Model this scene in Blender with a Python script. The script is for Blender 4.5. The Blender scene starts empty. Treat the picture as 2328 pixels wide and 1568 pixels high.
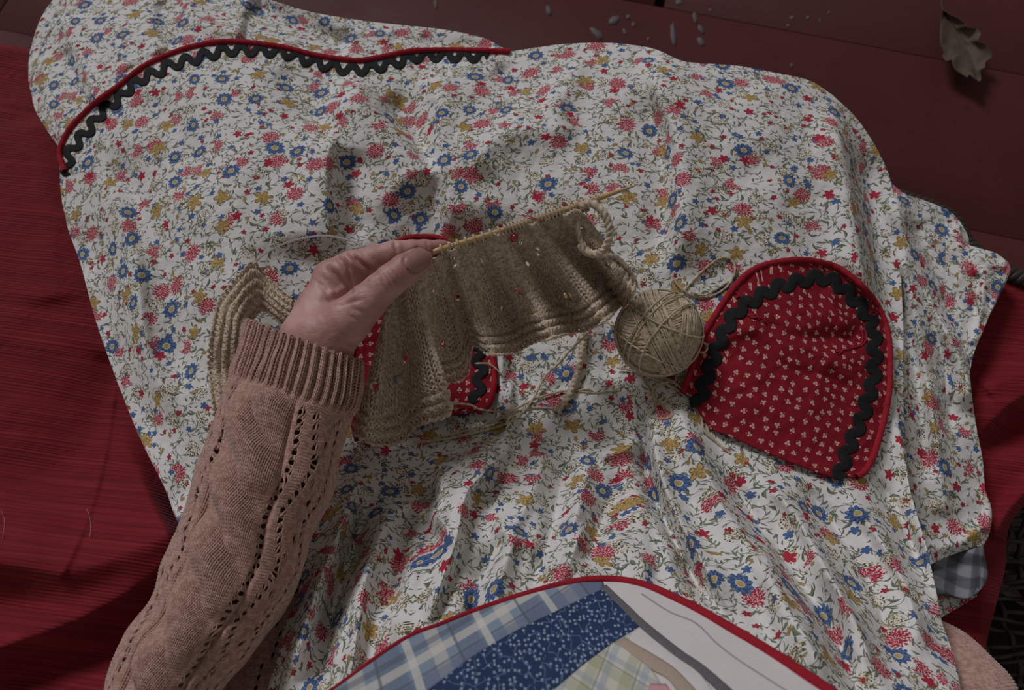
import bpy, math, random
import numpy as np
from mathutils import Vector, Matrix
from mathutils.bvhtree import BVHTree
random.seed(4); rng = np.random.default_rng(7)
C = bpy.context.scene.collection
SC = bpy.context.scene
# ------------------------------------------------------------------ camera
F = 1760.0; CAMZ = 1.30; TILT = math.radians(22)
cam = bpy.data.cameras.new('camera'); camo = bpy.data.objects.new('camera', cam); C.objects.link(camo)
camo.location = (0, 0, CAMZ); camo.rotation_euler = (TILT, 0, 0)
cam.sensor_width = 36; cam.lens = 36 * F / 2328; cam.clip_start = 0.01
cam.dof.use_dof = True; cam.dof.focus_distance = 0.68; cam.dof.aperture_fstop = 9.0
SC.camera = camo
# ------------------------------------------------------------------ light: open porch daylight from beyond the knees
w = bpy.data.worlds.new('world'); SC.world = w; w.use_nodes = True
bg = w.node_tree.nodes['Background']; bg.inputs[0].default_value = (1.0, 0.93, 0.88, 1); bg.inputs[1].default_value = 0.23
sun = bpy.data.lights.new('daylight', 'SUN'); sun.energy = 2.3; sun.angle = math.radians(17); sun.color = (0.93, 0.93, 1.0)
so = bpy.data.objects.new('daylight', sun); C.objects.link(so)
sd = Vector((0.50, -0.72, -0.74)); so.rotation_euler = sd.to_track_quat('-Z', 'Y').to_euler()
SC.view_settings.view_transform = 'Standard'; SC.view_settings.look = 'None'
SC.view_settings.gamma = 1; SC.view_settings.use_curve_mapping = False
SC.view_settings.exposure = -0.78

# ------------------------------------------------------------------ pixel <-> world
ca, sa = math.cos(TILT), math.sin(TILT)
def P(px, py, z):
    px = np.asarray(px, float); py = np.asarray(py, float); z = np.asarray(z, float)
    x = (px - 1164) / F; y = (784 - py) / F
    dy = y * ca + sa; dz = y * sa - ca
    t = (z - CAMZ) / dz
    return np.stack([x * t, dy * t, z + 0 * t], -1)
def Pinv(p):
    X = p[..., 0]; Y = p[..., 1]; Z = p[..., 2] - CAMZ
    yc = Y * ca + Z * sa; zc = -Y * sa + Z * ca
    return 1164 + F * X / -zc, 784 - F * yc / -zc
def ppm(px, py, z):            # pixels per metre there
    p = P(px, py, z); return F / (p[..., 1] * sa - (p[..., 2] - CAMZ) * ca)

# ------------------------------------------------------------------ helpers
def mesh_obj(name, verts, faces, mat=None, parent=None, uv=None, smooth=True):
    verts = np.asarray(verts, np.float32).reshape(-1, 3); faces = np.asarray(faces, np.int32)
    k = faces.shape[1]; me = bpy.data.meshes.new(name)
    me.vertices.add(len(verts)); me.vertices.foreach_set('co', verts.ravel())
    me.loops.add(faces.size); me.loops.foreach_set('vertex_index', faces.ravel())
    me.polygons.add(len(faces)); me.polygons.foreach_set('loop_start', np.arange(0, faces.size, k, dtype=np.int32))
    if uv is not None:
        l = me.uv_layers.new(name='UVMap'); l.data.foreach_set('uv', np.asarray(uv, np.float32)[faces.ravel()].ravel())
    me.update(calc_edges=True); me.validate()
    if smooth: me.polygons.foreach_set('use_smooth', np.ones(len(me.polygons), bool))
    if mat: me.materials.append(mat)
    o = bpy.data.objects.new(name, me); C.objects.link(o)
    if parent: o.parent = parent
    return o
def join_arr(parts):           # [(v,f)] -> v,f
    vs, fs, n = [], [], 0
    for v, f in parts:
        v = np.asarray(v).reshape(-1, 3); vs.append(v); fs.append(np.asarray(f) + n); n += len(v)
    return np.concatenate(vs), np.concatenate(fs)
def grid_faces(n, m, closed=False):
    i, j = np.meshgrid(np.arange(n - 1), np.arange(m if closed else m - 1), indexing='ij')
    j2 = (j + 1) % m
    return np.stack([i * m + j, i * m + j2, (i + 1) * m + j2, (i + 1) * m + j], -1).reshape(-1, 4)
def empty(name, label, cat, loc=(0, 0, 0), group=None):
    o = bpy.data.objects.new(name, None); C.objects.link(o); o.empty_display_size = .02
    o['label'] = label; o['category'] = cat
    if group: o['group'] = group
    o.location = loc
    bpy.context.view_layer.update()
    return o
def put(o, parent):            # parent while keeping world coordinates
    o.parent = parent; o.matrix_parent_inverse = Matrix.Translation(-Vector(parent.location)); return o
def nrm(a): return a / np.maximum(np.linalg.norm(a, axis=-1, keepdims=True), 1e-12)
def resample(pts, n, smooth=True):
    pts = np.asarray(pts, float)
    if smooth and len(pts) > 2:   # catmull-rom (centripetal-ish)
        q = np.concatenate([[2 * pts[0] - pts[1]], pts, [2 * pts[-1] - pts[-2]]]); out = []
        t = np.linspace(0, 1, 17)[:-1, None]
        for i in range(1, len(q) - 2):
            a, b, c, d = q[i - 1], q[i], q[i + 1], q[i + 2]
            out.append(.5 * (2 * b + (c - a) * t + (2 * a - 5 * b + 4 * c - d) * t**2 + (3 * b - a - 3 * c + d) * t**3))
        pts = np.concatenate(out + [pts[-1:]])
    s = np.concatenate([[0], np.cumsum(np.linalg.norm(np.diff(pts, axis=0), axis=1))])
    x = np.linspace(0, s[-1], n)
    return np.stack([np.interp(x, s, pts[:, k]) for k in range(pts.shape[1])], -1)
def tubes(pts, ref, r, sides=6, twist=0.0, lobe=0.0, flat=1.0, nl=3):
    """pts (R,N,3) centre lines, ref (R,N,3) reference normals -> verts, quads"""
    pts = np.asarray(pts, float)
    if pts.ndim == 2: pts = pts[None]
    R_, N_, _ = pts.shape
    ref = np.broadcast_to(np.asarray(ref, float), pts.shape)
    t = nrm(np.gradient(pts, axis=1)); b = nrm(np.cross(t, ref)); n = np.cross(b, t)
    r = np.broadcast_to(np.asarray(r, float), (R_, N_))
    ph = np.arange(sides) * 2 * math.pi / sides
    k = np.arange(N_)[None, :, None] * twist
    a = ph[None, None, :] + 0 * k
    rr = r[..., None] * (1 + lobe * np.cos(nl * (a - k)))
    v = pts[:, :, None] + (rr * np.cos(a) * flat)[..., None] * n[:, :, None] + (rr * np.sin(a))[..., None] * b[:, :, None]
    f = grid_faces(N_, sides, True)
    F_ = (f[None] + (np.arange(R_) * N_ * sides)[:, None, None]).reshape(-1, 4)
    return v.reshape(-1, 3), F_
def coons(top, bot, left, right, nu, nv, smooth=True):
    T, B = resample(top, nu, smooth), resample(bot, nu, smooth); L, R_ = resample(left, nv, smooth), resample(right, nv, smooth)
    u = np.linspace(0, 1, nu)[None, :, None]; v = np.linspace(0, 1, nv)[:, None, None]
    S = (1 - v) * T[None] + v * B[None] + (1 - u) * L[:, None] + u * R_[:, None]
    S = S - ((1 - u) * (1 - v) * T[0] + u * (1 - v) * T[-1] + (1 - u) * v * B[0] + u * v * B[-1])
    return S                   # (nv,nu,k)
def arc_uv(W):
    du = np.linalg.norm(np.diff(W, axis=1), axis=2); dv = np.linalg.norm(np.diff(W, axis=0), axis=2)
    U = np.concatenate([np.zeros((W.shape[0], 1)), np.cumsum(du, 1)], 1); V = np.concatenate([np.zeros((1, W.shape[1])), np.cumsum(dv, 0)], 0)
    c = W.shape[1] // 2; U = U - U[:, c:c + 1]
    return np.stack([U, -V], -1).reshape(-1, 2)
def relax_uv(W, steps=((30, 500), (12, 400), (6, 260))):
    nv, nu = W.shape[:2]; Ws = W.copy()
    for _ in range(8):
        Ws[1:-1] = .5 * Ws[1:-1] + .25 * (Ws[2:] + Ws[:-2]); Ws[:, 1:-1] = .5 * Ws[:, 1:-1] + .25 * (Ws[:, 2:] + Ws[:, :-2])
    def L(a, b): return np.linalg.norm(a - b, axis=-1)
    def up(p, ri, ci, rj, cj):
        out = np.empty((len(rj), len(cj), 2))
        for ch in range(2):
            t = np.stack([np.interp(cj, ci, p[i, :, ch]) for i in range(len(ri))]); out[..., ch] = np.stack([np.interp(rj, ri, t[:, j]) for j in range(len(cj))], 1)
        return out
    # true lengths between coarse nodes follow the cloth
    cu = np.concatenate([np.zeros((nv, 1)), np.cumsum(L(Ws[:, 1:], Ws[:, :-1]), 1)], 1); cv = np.concatenate([np.zeros((1, nu)), np.cumsum(L(Ws[1:], Ws[:-1]), 0)], 0)
    p = None
    for step, iters in steps:
        step = max(2, min(step, nv // 4, nu // 4))
        ri = np.unique(np.r_[np.arange(0, nv, step), nv - 1]); ci = np.unique(np.r_[np.arange(0, nu, step), nu - 1]); c = Ws[np.ix_(ri, ci)]
        if p is None: p = c[..., :2].copy() * 1.05
        else: p = up(p, pr, pc, ri, ci)
        prs = [((slice(None), slice(0, -1)), (slice(None), slice(1, None))), ((slice(0, -1), slice(None)), (slice(1, None), slice(None))),
               ((slice(0, -1), slice(0, -1)), (slice(1, None), slice(1, None))), ((slice(0, -1), slice(1, None)), (slice(1, None), slice(0, -1)))]
        lu = np.diff(cu[np.ix_(ri, ci)], axis=1); lv = np.diff(cv[np.ix_(ri, ci)], axis=0)
        f1 = lu / np.maximum(L(c[:, 1:], c[:, :-1]), 1e-9); f2 = lv / np.maximum(L(c[1:], c[:-1]), 1e-9)
        fd = .5 * (.5 * (f1[1:] + f1[:-1]) + .5 * (f2[:, 1:] + f2[:, :-1]))
        ls = [lu, lv, L(c[prs[2][0]], c[prs[2][1]]) * fd, L(c[prs[3][0]], c[prs[3][1]]) * fd]
        for it in range(iters):
            acc = np.zeros_like(p)
            for (a, b), l in zip(prs, ls):
                d = p[b] - p[a]; n = np.maximum(np.linalg.norm(d, axis=-1), 1e-9); q = d * ((n - l) / n * .5)[..., None]
                acc[a] += q; acc[b] -= q
            p += acc * .32
            q = p.copy(); q[1:-1] += .5 * (.5 * (p[2:] + p[:-2]) - p[1:-1]) * .12; q[:, 1:-1] += .5 * (.5 * (p[:, 2:] + p[:, :-2]) - p[:, 1:-1]) * .12; p = q
        pr, pc = ri, ci
    return up(p, pr, pc, np.arange(nv), np.arange(nu))
def vnoise(x, y, seed=0, octs=3):
    out = 0; amp = 1; tot = 0
    for o in range(octs):
        rs = np.random.default_rng(seed + o * 17); T = rs.random((64, 64))
        xi = np.floor(x).astype(int); yi = np.floor(y).astype(int); fx = x - xi; fy = y - yi
        fx = fx * fx * (3 - 2 * fx); fy = fy * fy * (3 - 2 * fy)
        g = lambda a, b: T[a % 64, b % 64]
        out = out + amp * ((g(xi, yi) * (1 - fx) + g(xi + 1, yi) * fx) * (1 - fy) + (g(xi, yi + 1) * (1 - fx) + g(xi + 1, yi + 1) * fx) * fy)
        tot += amp; amp *= .5; x = x * 2.03 + 7.1; y = y * 2.03 + 3.3
    return out / tot - .5
def poly_dist(px, py, pts):
    """signed distance (px) and fraction along the polyline"""
    pts = np.asarray(pts, float); best = np.full(px.shape, 1e9); sg = np.zeros(px.shape); fr = np.zeros(px.shape)
    L = np.linalg.norm(np.diff(pts, axis=0), axis=1); cs = np.concatenate([[0], np.cumsum(L)])
    for i in range(len(pts) - 1):
        a = pts[i]; d = pts[i + 1] - a; l2 = (d**2).sum()
        t = np.clip(((px - a[0]) * d[0] + (py - a[1]) * d[1]) / l2, 0, 1)
        ex = px - a[0] - t * d[0]; ey = py - a[1] - t * d[1]; D = np.hypot(ex, ey)
        m = D < best; best = np.where(m, D, best); sg = np.where(m, np.sign(d[0] * ey - d[1] * ex), sg); fr = np.where(m, (cs[i] + t * L[i]) / cs[-1], fr)
    return best * sg, fr
def fold(px, py, pts, amp, wl, wr, p=1.6, taper=.22, t1=None):
    pts = resample(pts, 14) if len(pts) > 2 else np.asarray(pts, float)
    d, f = poly_dist(px, py, pts)
    wv = np.where(d > 0, wl, wr); t1 = taper if t1 is None else t1
    tp = np.clip(f / max(taper, 1e-3), 0, 1) * np.clip((1 - f) / max(t1, 1e-3), 0, 1); tp = tp * tp * (3 - 2 * tp)
    if taper <= 0: tp = np.clip((1 - f) / max(t1, 1e-3), 0, 1)
    return amp * tp * np.exp(-(np.abs(d) / wv)**p)

# ------------------------------------------------------------------ node DSL
class G:
    def __init__(s, name, rough=.8, spec=.2):
        s.m = bpy.data.materials.new(name); s.m.use_nodes = True; s.t = s.m.node_tree; s.n = s.t.nodes
        s.b = s.n['Principled BSDF']; s.b.inputs['Roughness'].default_value = rough; s.b.inputs['Specular IOR Level'].default_value = spec
    def set(s, k, v):
        if isinstance(v, bpy.types.NodeSocket): s.t.links.new(v, s.b.inputs[k])
        elif isinstance(v, tuple): s.b.inputs[k].default_value = (*v, 1)[:4] if len(s.b.inputs[k].default_value) == 4 else v
        else: s.b.inputs[k].default_value = v
    def inp(s, node, i, v):
        if isinstance(v, bpy.types.NodeSocket): s.t.links.new(v, node.inputs[i])
        elif v is not None:
            if isinstance(v, tuple) and len(v) == 3 and node.inputs[i].type == 'RGBA': v = (*v, 1)
            node.inputs[i].default_value = v
    def M(s, op, a, b=None, c=None, clamp=False):
        n = s.n.new('ShaderNodeMath'); n.operation = op; n.use_clamp = clamp
        s.inp(n, 0, a); s.inp(n, 1, b); s.inp(n, 2, c); return n.outputs[0]
    def V(s, op, a, b=None, sc=None):
        n = s.n.new('ShaderNodeVectorMath'); n.operation = op; s.inp(n, 0, a)
        if b is not None: s.inp(n, 1, b)
        if sc is not None: s.inp(n, 3, sc)
        return n.outputs['Value'] if op in ('LENGTH', 'DOT_PRODUCT', 'DISTANCE') else n.outputs[0]
    def sep(s, v):
        n = s.n.new('ShaderNodeSeparateXYZ'); s.inp(n, 0, v); return n.outputs
    def comb(s, x, y, z=0.0):
        n = s.n.new('ShaderNodeCombineXYZ'); s.inp(n, 0, x); s.inp(n, 1, y); s.inp(n, 2, z); return n.outputs[0]
    def mix(s, f, a, b):
        n = s.n.new('ShaderNodeMix'); n.data_type = 'RGBA'; s.inp(n, 0, f); s.inp(n, 6, a); s.inp(n, 7, b); return n.outputs[2]
    def noise(s, vec, scale, detail=2, dist=0.0):
        n = s.n.new('ShaderNodeTexNoise'); s.inp(n, 'Vector', vec); s.inp(n, 'Scale', scale); s.inp(n, 'Detail', detail); s.inp(n, 'Distortion', dist); return n.outputs[0]
    def vor(s, vec, scale, rnd=1.0):
        n = s.n.new('ShaderNodeTexVoronoi'); n.voronoi_dimensions = '2D'; s.inp(n, 'Vector', vec); s.inp(n, 'Scale', scale); s.inp(n, 'Randomness', rnd); return n.outputs
    def uv(s):
        n = s.n.new('ShaderNodeUVMap'); n.uv_map = 'UVMap'; return n.outputs[0]
    def obj(s): return s.n.new('ShaderNodeTexCoord').outputs['Object']
    def step(s, a, lo, hi):    # smooth 0..1 as a goes lo->hi
        n = s.n.new('ShaderNodeMapRange'); n.interpolation_type = 'SMOOTHSTEP'; s.inp(n, 0, a); s.inp(n, 1, lo); s.inp(n, 2, hi); return n.outputs[0]
    def bump(s, h, strength=.5, dist=.001):
        n = s.n.new('ShaderNodeBump'); s.inp(n, 'Height', h); n.inputs['Strength'].default_value = strength; n.inputs['Distance'].default_value = dist
        s.t.links.new(n.outputs[0], s.b.inputs['Normal'])

def local(g, uv, scale, rnd, off):
    v = g.V('ADD', uv, off); o = g.vor(v, scale, rnd)
    d = g.V('SUBTRACT', v, o['Position']); c = g.sep(o['Color'])
    x, y, _ = g.sep(d)
    ang = g.M('MULTIPLY', c[0], 6.2832); cs = g.M('COSINE', ang); sn = g.M('SINE', ang)
    X = g.M('SUBTRACT', g.M('MULTIPLY', x, cs), g.M('MULTIPLY', y, sn)); Y = g.M('ADD', g.M('MULTIPLY', x, sn), g.M('MULTIPLY', y, cs))
    return X, Y, c
def fabric_base(g, uv, col, weave=True):
    return col

def floral_material():
    g = G('floral_cotton', .85, .15); uv = g.V('SCALE', g.uv(), sc=1.10)
    nz = g.n.new('ShaderNodeTexNoise'); g.inp(nz, 'Vector', uv); nz.inputs['Scale'].default_value = 90; nz.inputs['Detail'].default_value = 2
    wv = g.V('SCALE', g.V('SUBTRACT', nz.outputs['Color'], (.5, .5, .5)), sc=.0016)
    U = g.V('ADD', uv, wv)
    col = g.mix(g.noise(uv, 14, 2), (.74, .72, .68), (.80, .785, .75))
    green = g.mix(g.noise(uv, 160, 1), (.10, .13, .085), (.30, .33, .23))
    dark = (.055, .06, .05)
    hi = g.noise(uv, 1500, 1)
    # curling stems: arcs round random centres
    for (sc, off, R, wd) in ((36, (.3, .1, 0), .0100, .00036), (42, (1.7, .9, 0), .0078, .00036)):
        X, Y, c = local(g, U, sc, .9, off)
        X = g.M('MULTIPLY', X, g.M('ADD', .7, g.M('MULTIPLY', c[2], .6)))
        r = g.M('SQRT', g.M('ADD', g.M('MULTIPLY', X, X), g.M('MULTIPLY', Y, Y))); th = g.M('ARCTAN2', Y, X)
        rr = g.M('ADD', R, g.M('MULTIPLY', th, R * .09))
        line = g.M('SUBTRACT', 1, g.step(g.M('ABSOLUTE', g.M('SUBTRACT', r, rr)), wd * .6, wd * 1.3))
        arc = g.M('MULTIPLY', line, g.M('LESS_THAN', th, g.M('ADD', .3, g.M('MULTIPLY', c[1], 2.2))))
        col = g.mix(g.M('MULTIPLY', arc, .85), col, (.17, .19, .14))
        # leaflets along the arc: thin lens shapes at regular angles
        a = g.M('MULTIPLY', g.M('SUBTRACT', g.M('FRACT', g.M('MULTIPLY', th, 1.35)), .5), R / 1.35)
        b = g.M('SUBTRACT', g.M('SUBTRACT', r, rr), .0013); b = g.M('SUBTRACT', b, g.M('MULTIPLY', a, .7))
        leaf = g.M('LESS_THAN', g.M('ADD', g.M('MULTIPLY', g.M('MULTIPLY', a, a), 1 / .0024**2), g.M('MULTIPLY', g.M('MULTIPLY', b, b), 1 / .00095**2)), 1)
        leaf = g.M('MULTIPLY', leaf, g.M('LESS_THAN', th, g.M('ADD', .1, g.M('MULTIPLY', c[1], 2.4))))
        col = g.mix(leaf, col, green)
    # single leaves and sprigs
    for (sc, off, L, Wd, keep) in ((56, (5.1, 2.2, 0), .0060, .0015, .40), (84, (3.3, 7.2, 0), .0038, .0010, .45), (120, (9.3, 4.4, 0), .0025, .0007, .40)):
        X, Y, c = local(g, U, sc, .95, off)
        Yb = g.M('ADD', Y, g.M('MULTIPLY', g.M('MULTIPLY', X, X), 70))
        xn = g.M('MULTIPLY', X, 1 / L)
        w_ = g.M('MULTIPLY', g.M('SUBTRACT', 1, g.M('MULTIPLY', xn, xn)), Wd)
        inside = g.M('MULTIPLY', g.M('LESS_THAN', g.M('ABSOLUTE', Yb), w_), g.M('LESS_THAN', c[1], keep))
        edge = g.M('MULTIPLY', inside, g.M('GREATER_THAN', Yb, g.M('MULTIPLY', w_, .35)))
        col = g.mix(inside, col, green); col = g.mix(g.M('MULTIPLY', edge, .75), col, dark)
    # small buds: blue / red / ochre
    for (sc, off, R) in ((50, (11.2, 1.4, 0), .0036), (44, (17.7, 9.5, 0), .0042)):
        X, Y, c = local(g, U, sc, .9, off)
        Y = g.M('MULTIPLY', Y, g.M('ADD', .8, c[2]))
        r = g.M('SQRT', g.M('ADD', g.M('MULTIPLY', X, X), g.M('MULTIPLY', Y, Y))); th = g.M('ARCTAN2', Y, X)
        Rp = g.M('MULTIPLY', g.M('ADD', .55, g.M('MULTIPLY', g.M('ABSOLUTE', g.M('SINE', g.M('MULTIPLY', th, 2.5))), .45)), R)
        ins = g.M('MULTIPLY', g.M('LESS_THAN', r, Rp), g.M('LESS_THAN', c[1], .55))
        pc = g.mix(g.M('GREATER_THAN', c[2], .36), (.09, .16, .35), g.mix(g.M('GREATER_THAN', c[2], .7), (.42, .04, .06), (.42, .29, .11)))
        pc = g.mix(g.M('MULTIPLY', g.M('GREATER_THAN', hi, .58), .5), pc, dark)
        col = g.mix(ins, col, pc)
    # berry sprays: dots inside a loose round cluster
    X, Y, c = local(g, U, 30, .85, (21.3, 2.9, 0))
    r = g.M('SQRT', g.M('ADD', g.M('MULTIPLY', X, X), g.M('MULTIPLY', Y, Y)))
    ov = g.vor(uv, 420, .8); dot = g.M('LESS_THAN', ov['Distance'], .34); cc = g.sep(ov['Color'])
    m = g.M('MULTIPLY', g.M('MULTIPLY', dot, g.M('LESS_THAN', r, .0085)), g.M('LESS_THAN', c[1], .7))
    col = g.mix(m, col, g.mix(g.M('GREATER_THAN', cc[0], .45), (.11, .085, .045), (.50, .36, .16)))
    # large heads: two layers so that neighbours come in different kinds
    for (sc, off, lo) in ((27, (31.1, 4.2, 0), 0), (25, (41.6, 8.8, 0), 1)):
        X, Y, c = local(g, U, sc, .82, off)
        X = g.M('MULTIPLY', X, g.M('ADD', .8, g.M('MULTIPLY', c[2], .55)))
        r = g.M('SQRT', g.M('ADD', g.M('MULTIPLY', X, X), g.M('MULTIPLY', Y, Y))); th = g.M('ARCTAN2', Y, X)
        t = c[1]
        if lo == 0:
            # carnation: fringed red head, pale streaks between the petals, sometimes a crescent
            fr = g.M('ABSOLUTE', g.M('SINE', g.M('MULTIPLY', th, 7.5)))
            Rp = g.M('MULTIPLY', g.M('ADD', .66, g.M('ADD', g.M('MULTIPLY', fr, .24), g.M('MULTIPLY', g.M('SUBTRACT', g.noise(uv, 460, 2), .5), 1.25))), .0112)
            ins = g.M('MULTIPLY', g.M('LESS_THAN', r, Rp), g.M('LESS_THAN', t, .50))
            bite = g.M('LESS_THAN', g.V('LENGTH', g.comb(X, g.M('SUBTRACT', Y, .008))), .0062)
            ins = g.M('MULTIPLY', ins, g.M('SUBTRACT', 1, g.M('MULTIPLY', bite, g.M('GREATER_THAN', c[2], .4))))
            st = g.M('ADD', g.M('SINE', g.M('ADD', g.M('MULTIPLY', th, 13), g.M('MULTIPLY', g.M('SINE', g.M('MULTIPLY', r, 1500)), 1.3))), g.M('MULTIPLY', g.M('SUBTRACT', g.noise(uv, 620, 1), .5), 9.0))
            pc = g.mix(g.step(st, .2, .9), (.43, .032, .06), (.74, .52, .51))
            pc = g.mix(g.M('GREATER_THAN', hi, .64), pc, (.30, .02, .04))
            col = g.mix(ins, col, pc)
        else:
            # blue daisy, yellow centre
            pet = g.M('ABSOLUTE', g.M('SINE', g.M('MULTIPLY', th, 5.5)))
            Rp = g.M('MULTIPLY', g.M('ADD', .74, g.M('MULTIPLY', pet, .26)), .0103)
            isb = g.M('LESS_THAN', t, .30)
            ins = g.M('MULTIPLY', g.M('LESS_THAN', r, Rp), isb)
            pc = g.mix(g.step(g.noise(uv, 520, 1), .35, .65), (.050, .095, .22), (.14, .225, .42))
            pc = g.mix(g.M('MULTIPLY', g.M('LESS_THAN', pet, .3), g.M('GREATER_THAN', r, .0045)), pc, (.04, .06, .15))
            pc = g.mix(g.M('LESS_THAN', r, .0037), pc, (.66, .62, .55)); pc = g.mix(g.M('LESS_THAN', r, .0029), pc, (.50, .36, .13))
            col = g.mix(ins, col, pc)
            # ochre five-petal flower with dark petal outlines
            pet = g.M('ABSOLUTE', g.M('SINE', g.M('MULTIPLY', th, 2.5)))
            Rp = g.M('MULTIPLY', g.M('ADD', .42, g.M('MULTIPLY', pet, .58)), .0098)
            isy = g.M('MULTIPLY', g.M('GREATER_THAN', t, .34), g.M('LESS_THAN', t, .56))
            ins = g.M('MULTIPLY', g.M('LESS_THAN', r, Rp), isy)
            out = g.M('MAXIMUM', g.M('GREATER_THAN', r, g.M('SUBTRACT', Rp, .0009)), g.M('LESS_THAN', pet, .22))
            pc = g.mix(g.step(g.noise(uv, 500, 1), .35, .65), (.36, .22, .065), (.60, .42, .17))
            pc = g.mix(g.M('MULTIPLY', out, g.M('GREATER_THAN', g.noise(uv, 260, 0), .47)), pc, (.10, .06, .03))
            col = g.mix(ins, col, pc)
            # small red five-petal pair
            Rp = g.M('MULTIPLY', g.M('ADD', .5, g.M('MULTIPLY', pet, .5)), .0062)
            ins = g.M('MULTIPLY', g.M('LESS_THAN', r, Rp), g.M('GREATER_THAN', t, .74))
            col = g.mix(ins, col, g.mix(g.M('GREATER_THAN', hi, .52), (.50, .04, .07), (.36, .025, .05)))
    g.set('Base Color', col)
    h = g.M('ADD', g.noise(uv, 95, 4, .4), g.M('MULTIPLY', g.noise(uv, 1400, 2), .10))
    g.bump(h, .50, .0028)
    return g.m

def pocket_material():
    g = G('red_trefoil_cotton', .85, .12); uv = g.uv()
    X, Y, c = local(g, g.V('SCALE', uv, sc=1.18), 76, .45, (1, 2, 0))
    r = g.M('SQRT', g.M('ADD', g.M('MULTIPLY', X, X), g.M('MULTIPLY', Y, Y))); th = g.M('ARCTAN2', Y, X)
    sp = None
    for k in range(3):
        a = k * 2.0944; d = g.V('LENGTH', g.comb(g.M('SUBTRACT', X, .0018 * math.cos(a)), g.M('SUBTRACT', Y, .0018 * math.sin(a))))
        mm = g.M('LESS_THAN', d, .00148); sp = mm if sp is None else g.M('MAXIMUM', sp, mm)
        a += 1.047; d = g.V('LENGTH', g.comb(g.M('SUBTRACT', X, .0038 * math.cos(a)), g.M('SUBTRACT', Y, .0038 * math.sin(a))))
        if k == 0: sp = g.M('MAXIMUM', sp, g.M('LESS_THAN', d, .0006))
    red = g.mix(g.noise(uv, 120, 3), (.20, .010, .018), (.29, .014, .026))
    g.set('Base Color', g.mix(sp, red, g.mix(g.noise(uv, 900, 1), (.50, .27, .21), (.66, .46, .36))))
    g.bump(g.M('ADD', g.noise(uv, 110, 3, .3), g.M('MULTIPLY', g.noise(uv, 1500, 1), .1)), .5, .0022)
    return g.m
def plain(name, c1, c2, scale=60, rough=.8, spec=.2, bs=0, bd=.001, bscale=600):
    g = G(name, rough, spec); o = g.obj()
    g.set('Base Color', g.mix(g.noise(o, scale, 3), c1, c2))
    if bs: g.bump(g.noise(o, bscale, 3), bs, bd)
    return g.m
def yarn_material(name, c1, c2, sheen=.25):
    g = G(name, .9, .1); o = g.obj()
    g.set('Base Color', g.mix(g.step(g.noise(o, 260, 4), .35, .65), c1, c2)); g.b.inputs['Sheen Weight'].default_value = sheen
    g.b.inputs['Sheen Roughness'].default_value = .5
    g.bump(g.noise(o, 1800, 3), .6, .0006); return g.m
def ribbed_material():
    g = G('red_ribbed_cotton', .8, .2); uv = g.uv(); ro = g.n.new('ShaderNodeVectorRotate'); ro.rotation_type = 'Z_AXIS'; g.inp(ro, 'Vector', uv); ro.inputs['Angle'].default_value = .13
    x, y, _ = g.sep(ro.outputs[0])
    warp = g.M('MULTIPLY', g.noise(g.comb(g.M('MULTIPLY', x, 4), g.M('MULTIPLY', y, 60)), 1, 2), .010)
    yy = g.M('ADD', y, warp)
    st = g.noise(g.comb(g.M('MULTIPLY', x, 6), g.M('MULTIPLY', yy, 420)), 1, 2)
    rib = g.M('SINE', g.M('MULTIPLY', yy, 6.2832 / .0034))
    thin = g.step(g.noise(g.comb(g.M('MULTIPLY', x, 3), g.M('MULTIPLY', yy, 230)), 1, 1), .54, .62)
    col = g.mix(g.step(st, .3, .7), (.145, .006, .011), (.22, .010, .017))
    col = g.mix(g.M('MULTIPLY', thin, .25), col, (.33, .03, .035))
    g.set('Base Color', col)
    h = g.M('ADD', g.M('MULTIPLY', rib, .35), g.M('ADD', st, g.M('MULTIPLY', g.noise(uv, 1400, 2), .3)))
    g.bump(h, .55, .0011); g.b.inputs['Sheen Weight'].default_value = .04
    return g.m
def floor_material():
    g = G('dark_red_floor_paint', .5, .14); o = g.obj(); x, y, z = g.sep(o)
    col = g.mix(g.noise(o, 6, 4), (.068, .0165, .0160), (.100, .025, .022))
    col = g.mix(g.M('MULTIPLY', g.step(g.noise(o, 45, 5), .60, .72), .35), col, (.035, .010, .010))
    g.set('Base Color', col)
    gr = g.noise(g.comb(g.M('MULTIPLY', x, 8), g.M('MULTIPLY', y, 90), z), 1, 4)
    g.set('Roughness', g.M('ADD', .46, g.M('MULTIPLY', g.noise(o, 12, 4), .25)))
    g.bump(g.M('ADD', gr, g.noise(o, 60, 4)), .25, .002); return g.m
def skin_material():
    g = G('skin', .42, .45); o = g.obj()
    col = g.mix(g.step(g.noise(o, 28, 4), .30, .70), (.43, .205, .175), (.63, .365, .325))
    col = g.mix(g.M('MULTIPLY', g.step(g.noise(o, 75, 3), .60, .75), .35), col, (.50, .17, .14))
    g.set('Base Color', col)
    g.b.inputs['Subsurface Weight'].default_value = .18; g.b.inputs['Subsurface Radius'].default_value = (.006, .0022, .0012); g.b.inputs['Subsurface Scale'].default_value = 1
    st = g.n.new('ShaderNodeMapping'); g.t.links.new(o, st.inputs[0]); st.inputs['Rotation'].default_value = (0, 0, .9); st.inputs['Scale'].default_value = (1, 3.2, 1)
    wr = g.noise(st.outputs[0], 190, 3, .6)
    v = g.n.new('ShaderNodeTexVoronoi'); v.feature = 'DISTANCE_TO_EDGE'; g.inp(v, 'Vector', o); v.inputs['Scale'].default_value = 900
    g.bump(g.M('ADD', wr, g.M('MULTIPLY', v.outputs['Distance'], .55)), .36, .00085)
    g.set('Roughness', g.M('ADD', .36, g.M('MULTIPLY', g.noise(o, 90, 3), .2)))
    return g.m
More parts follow.
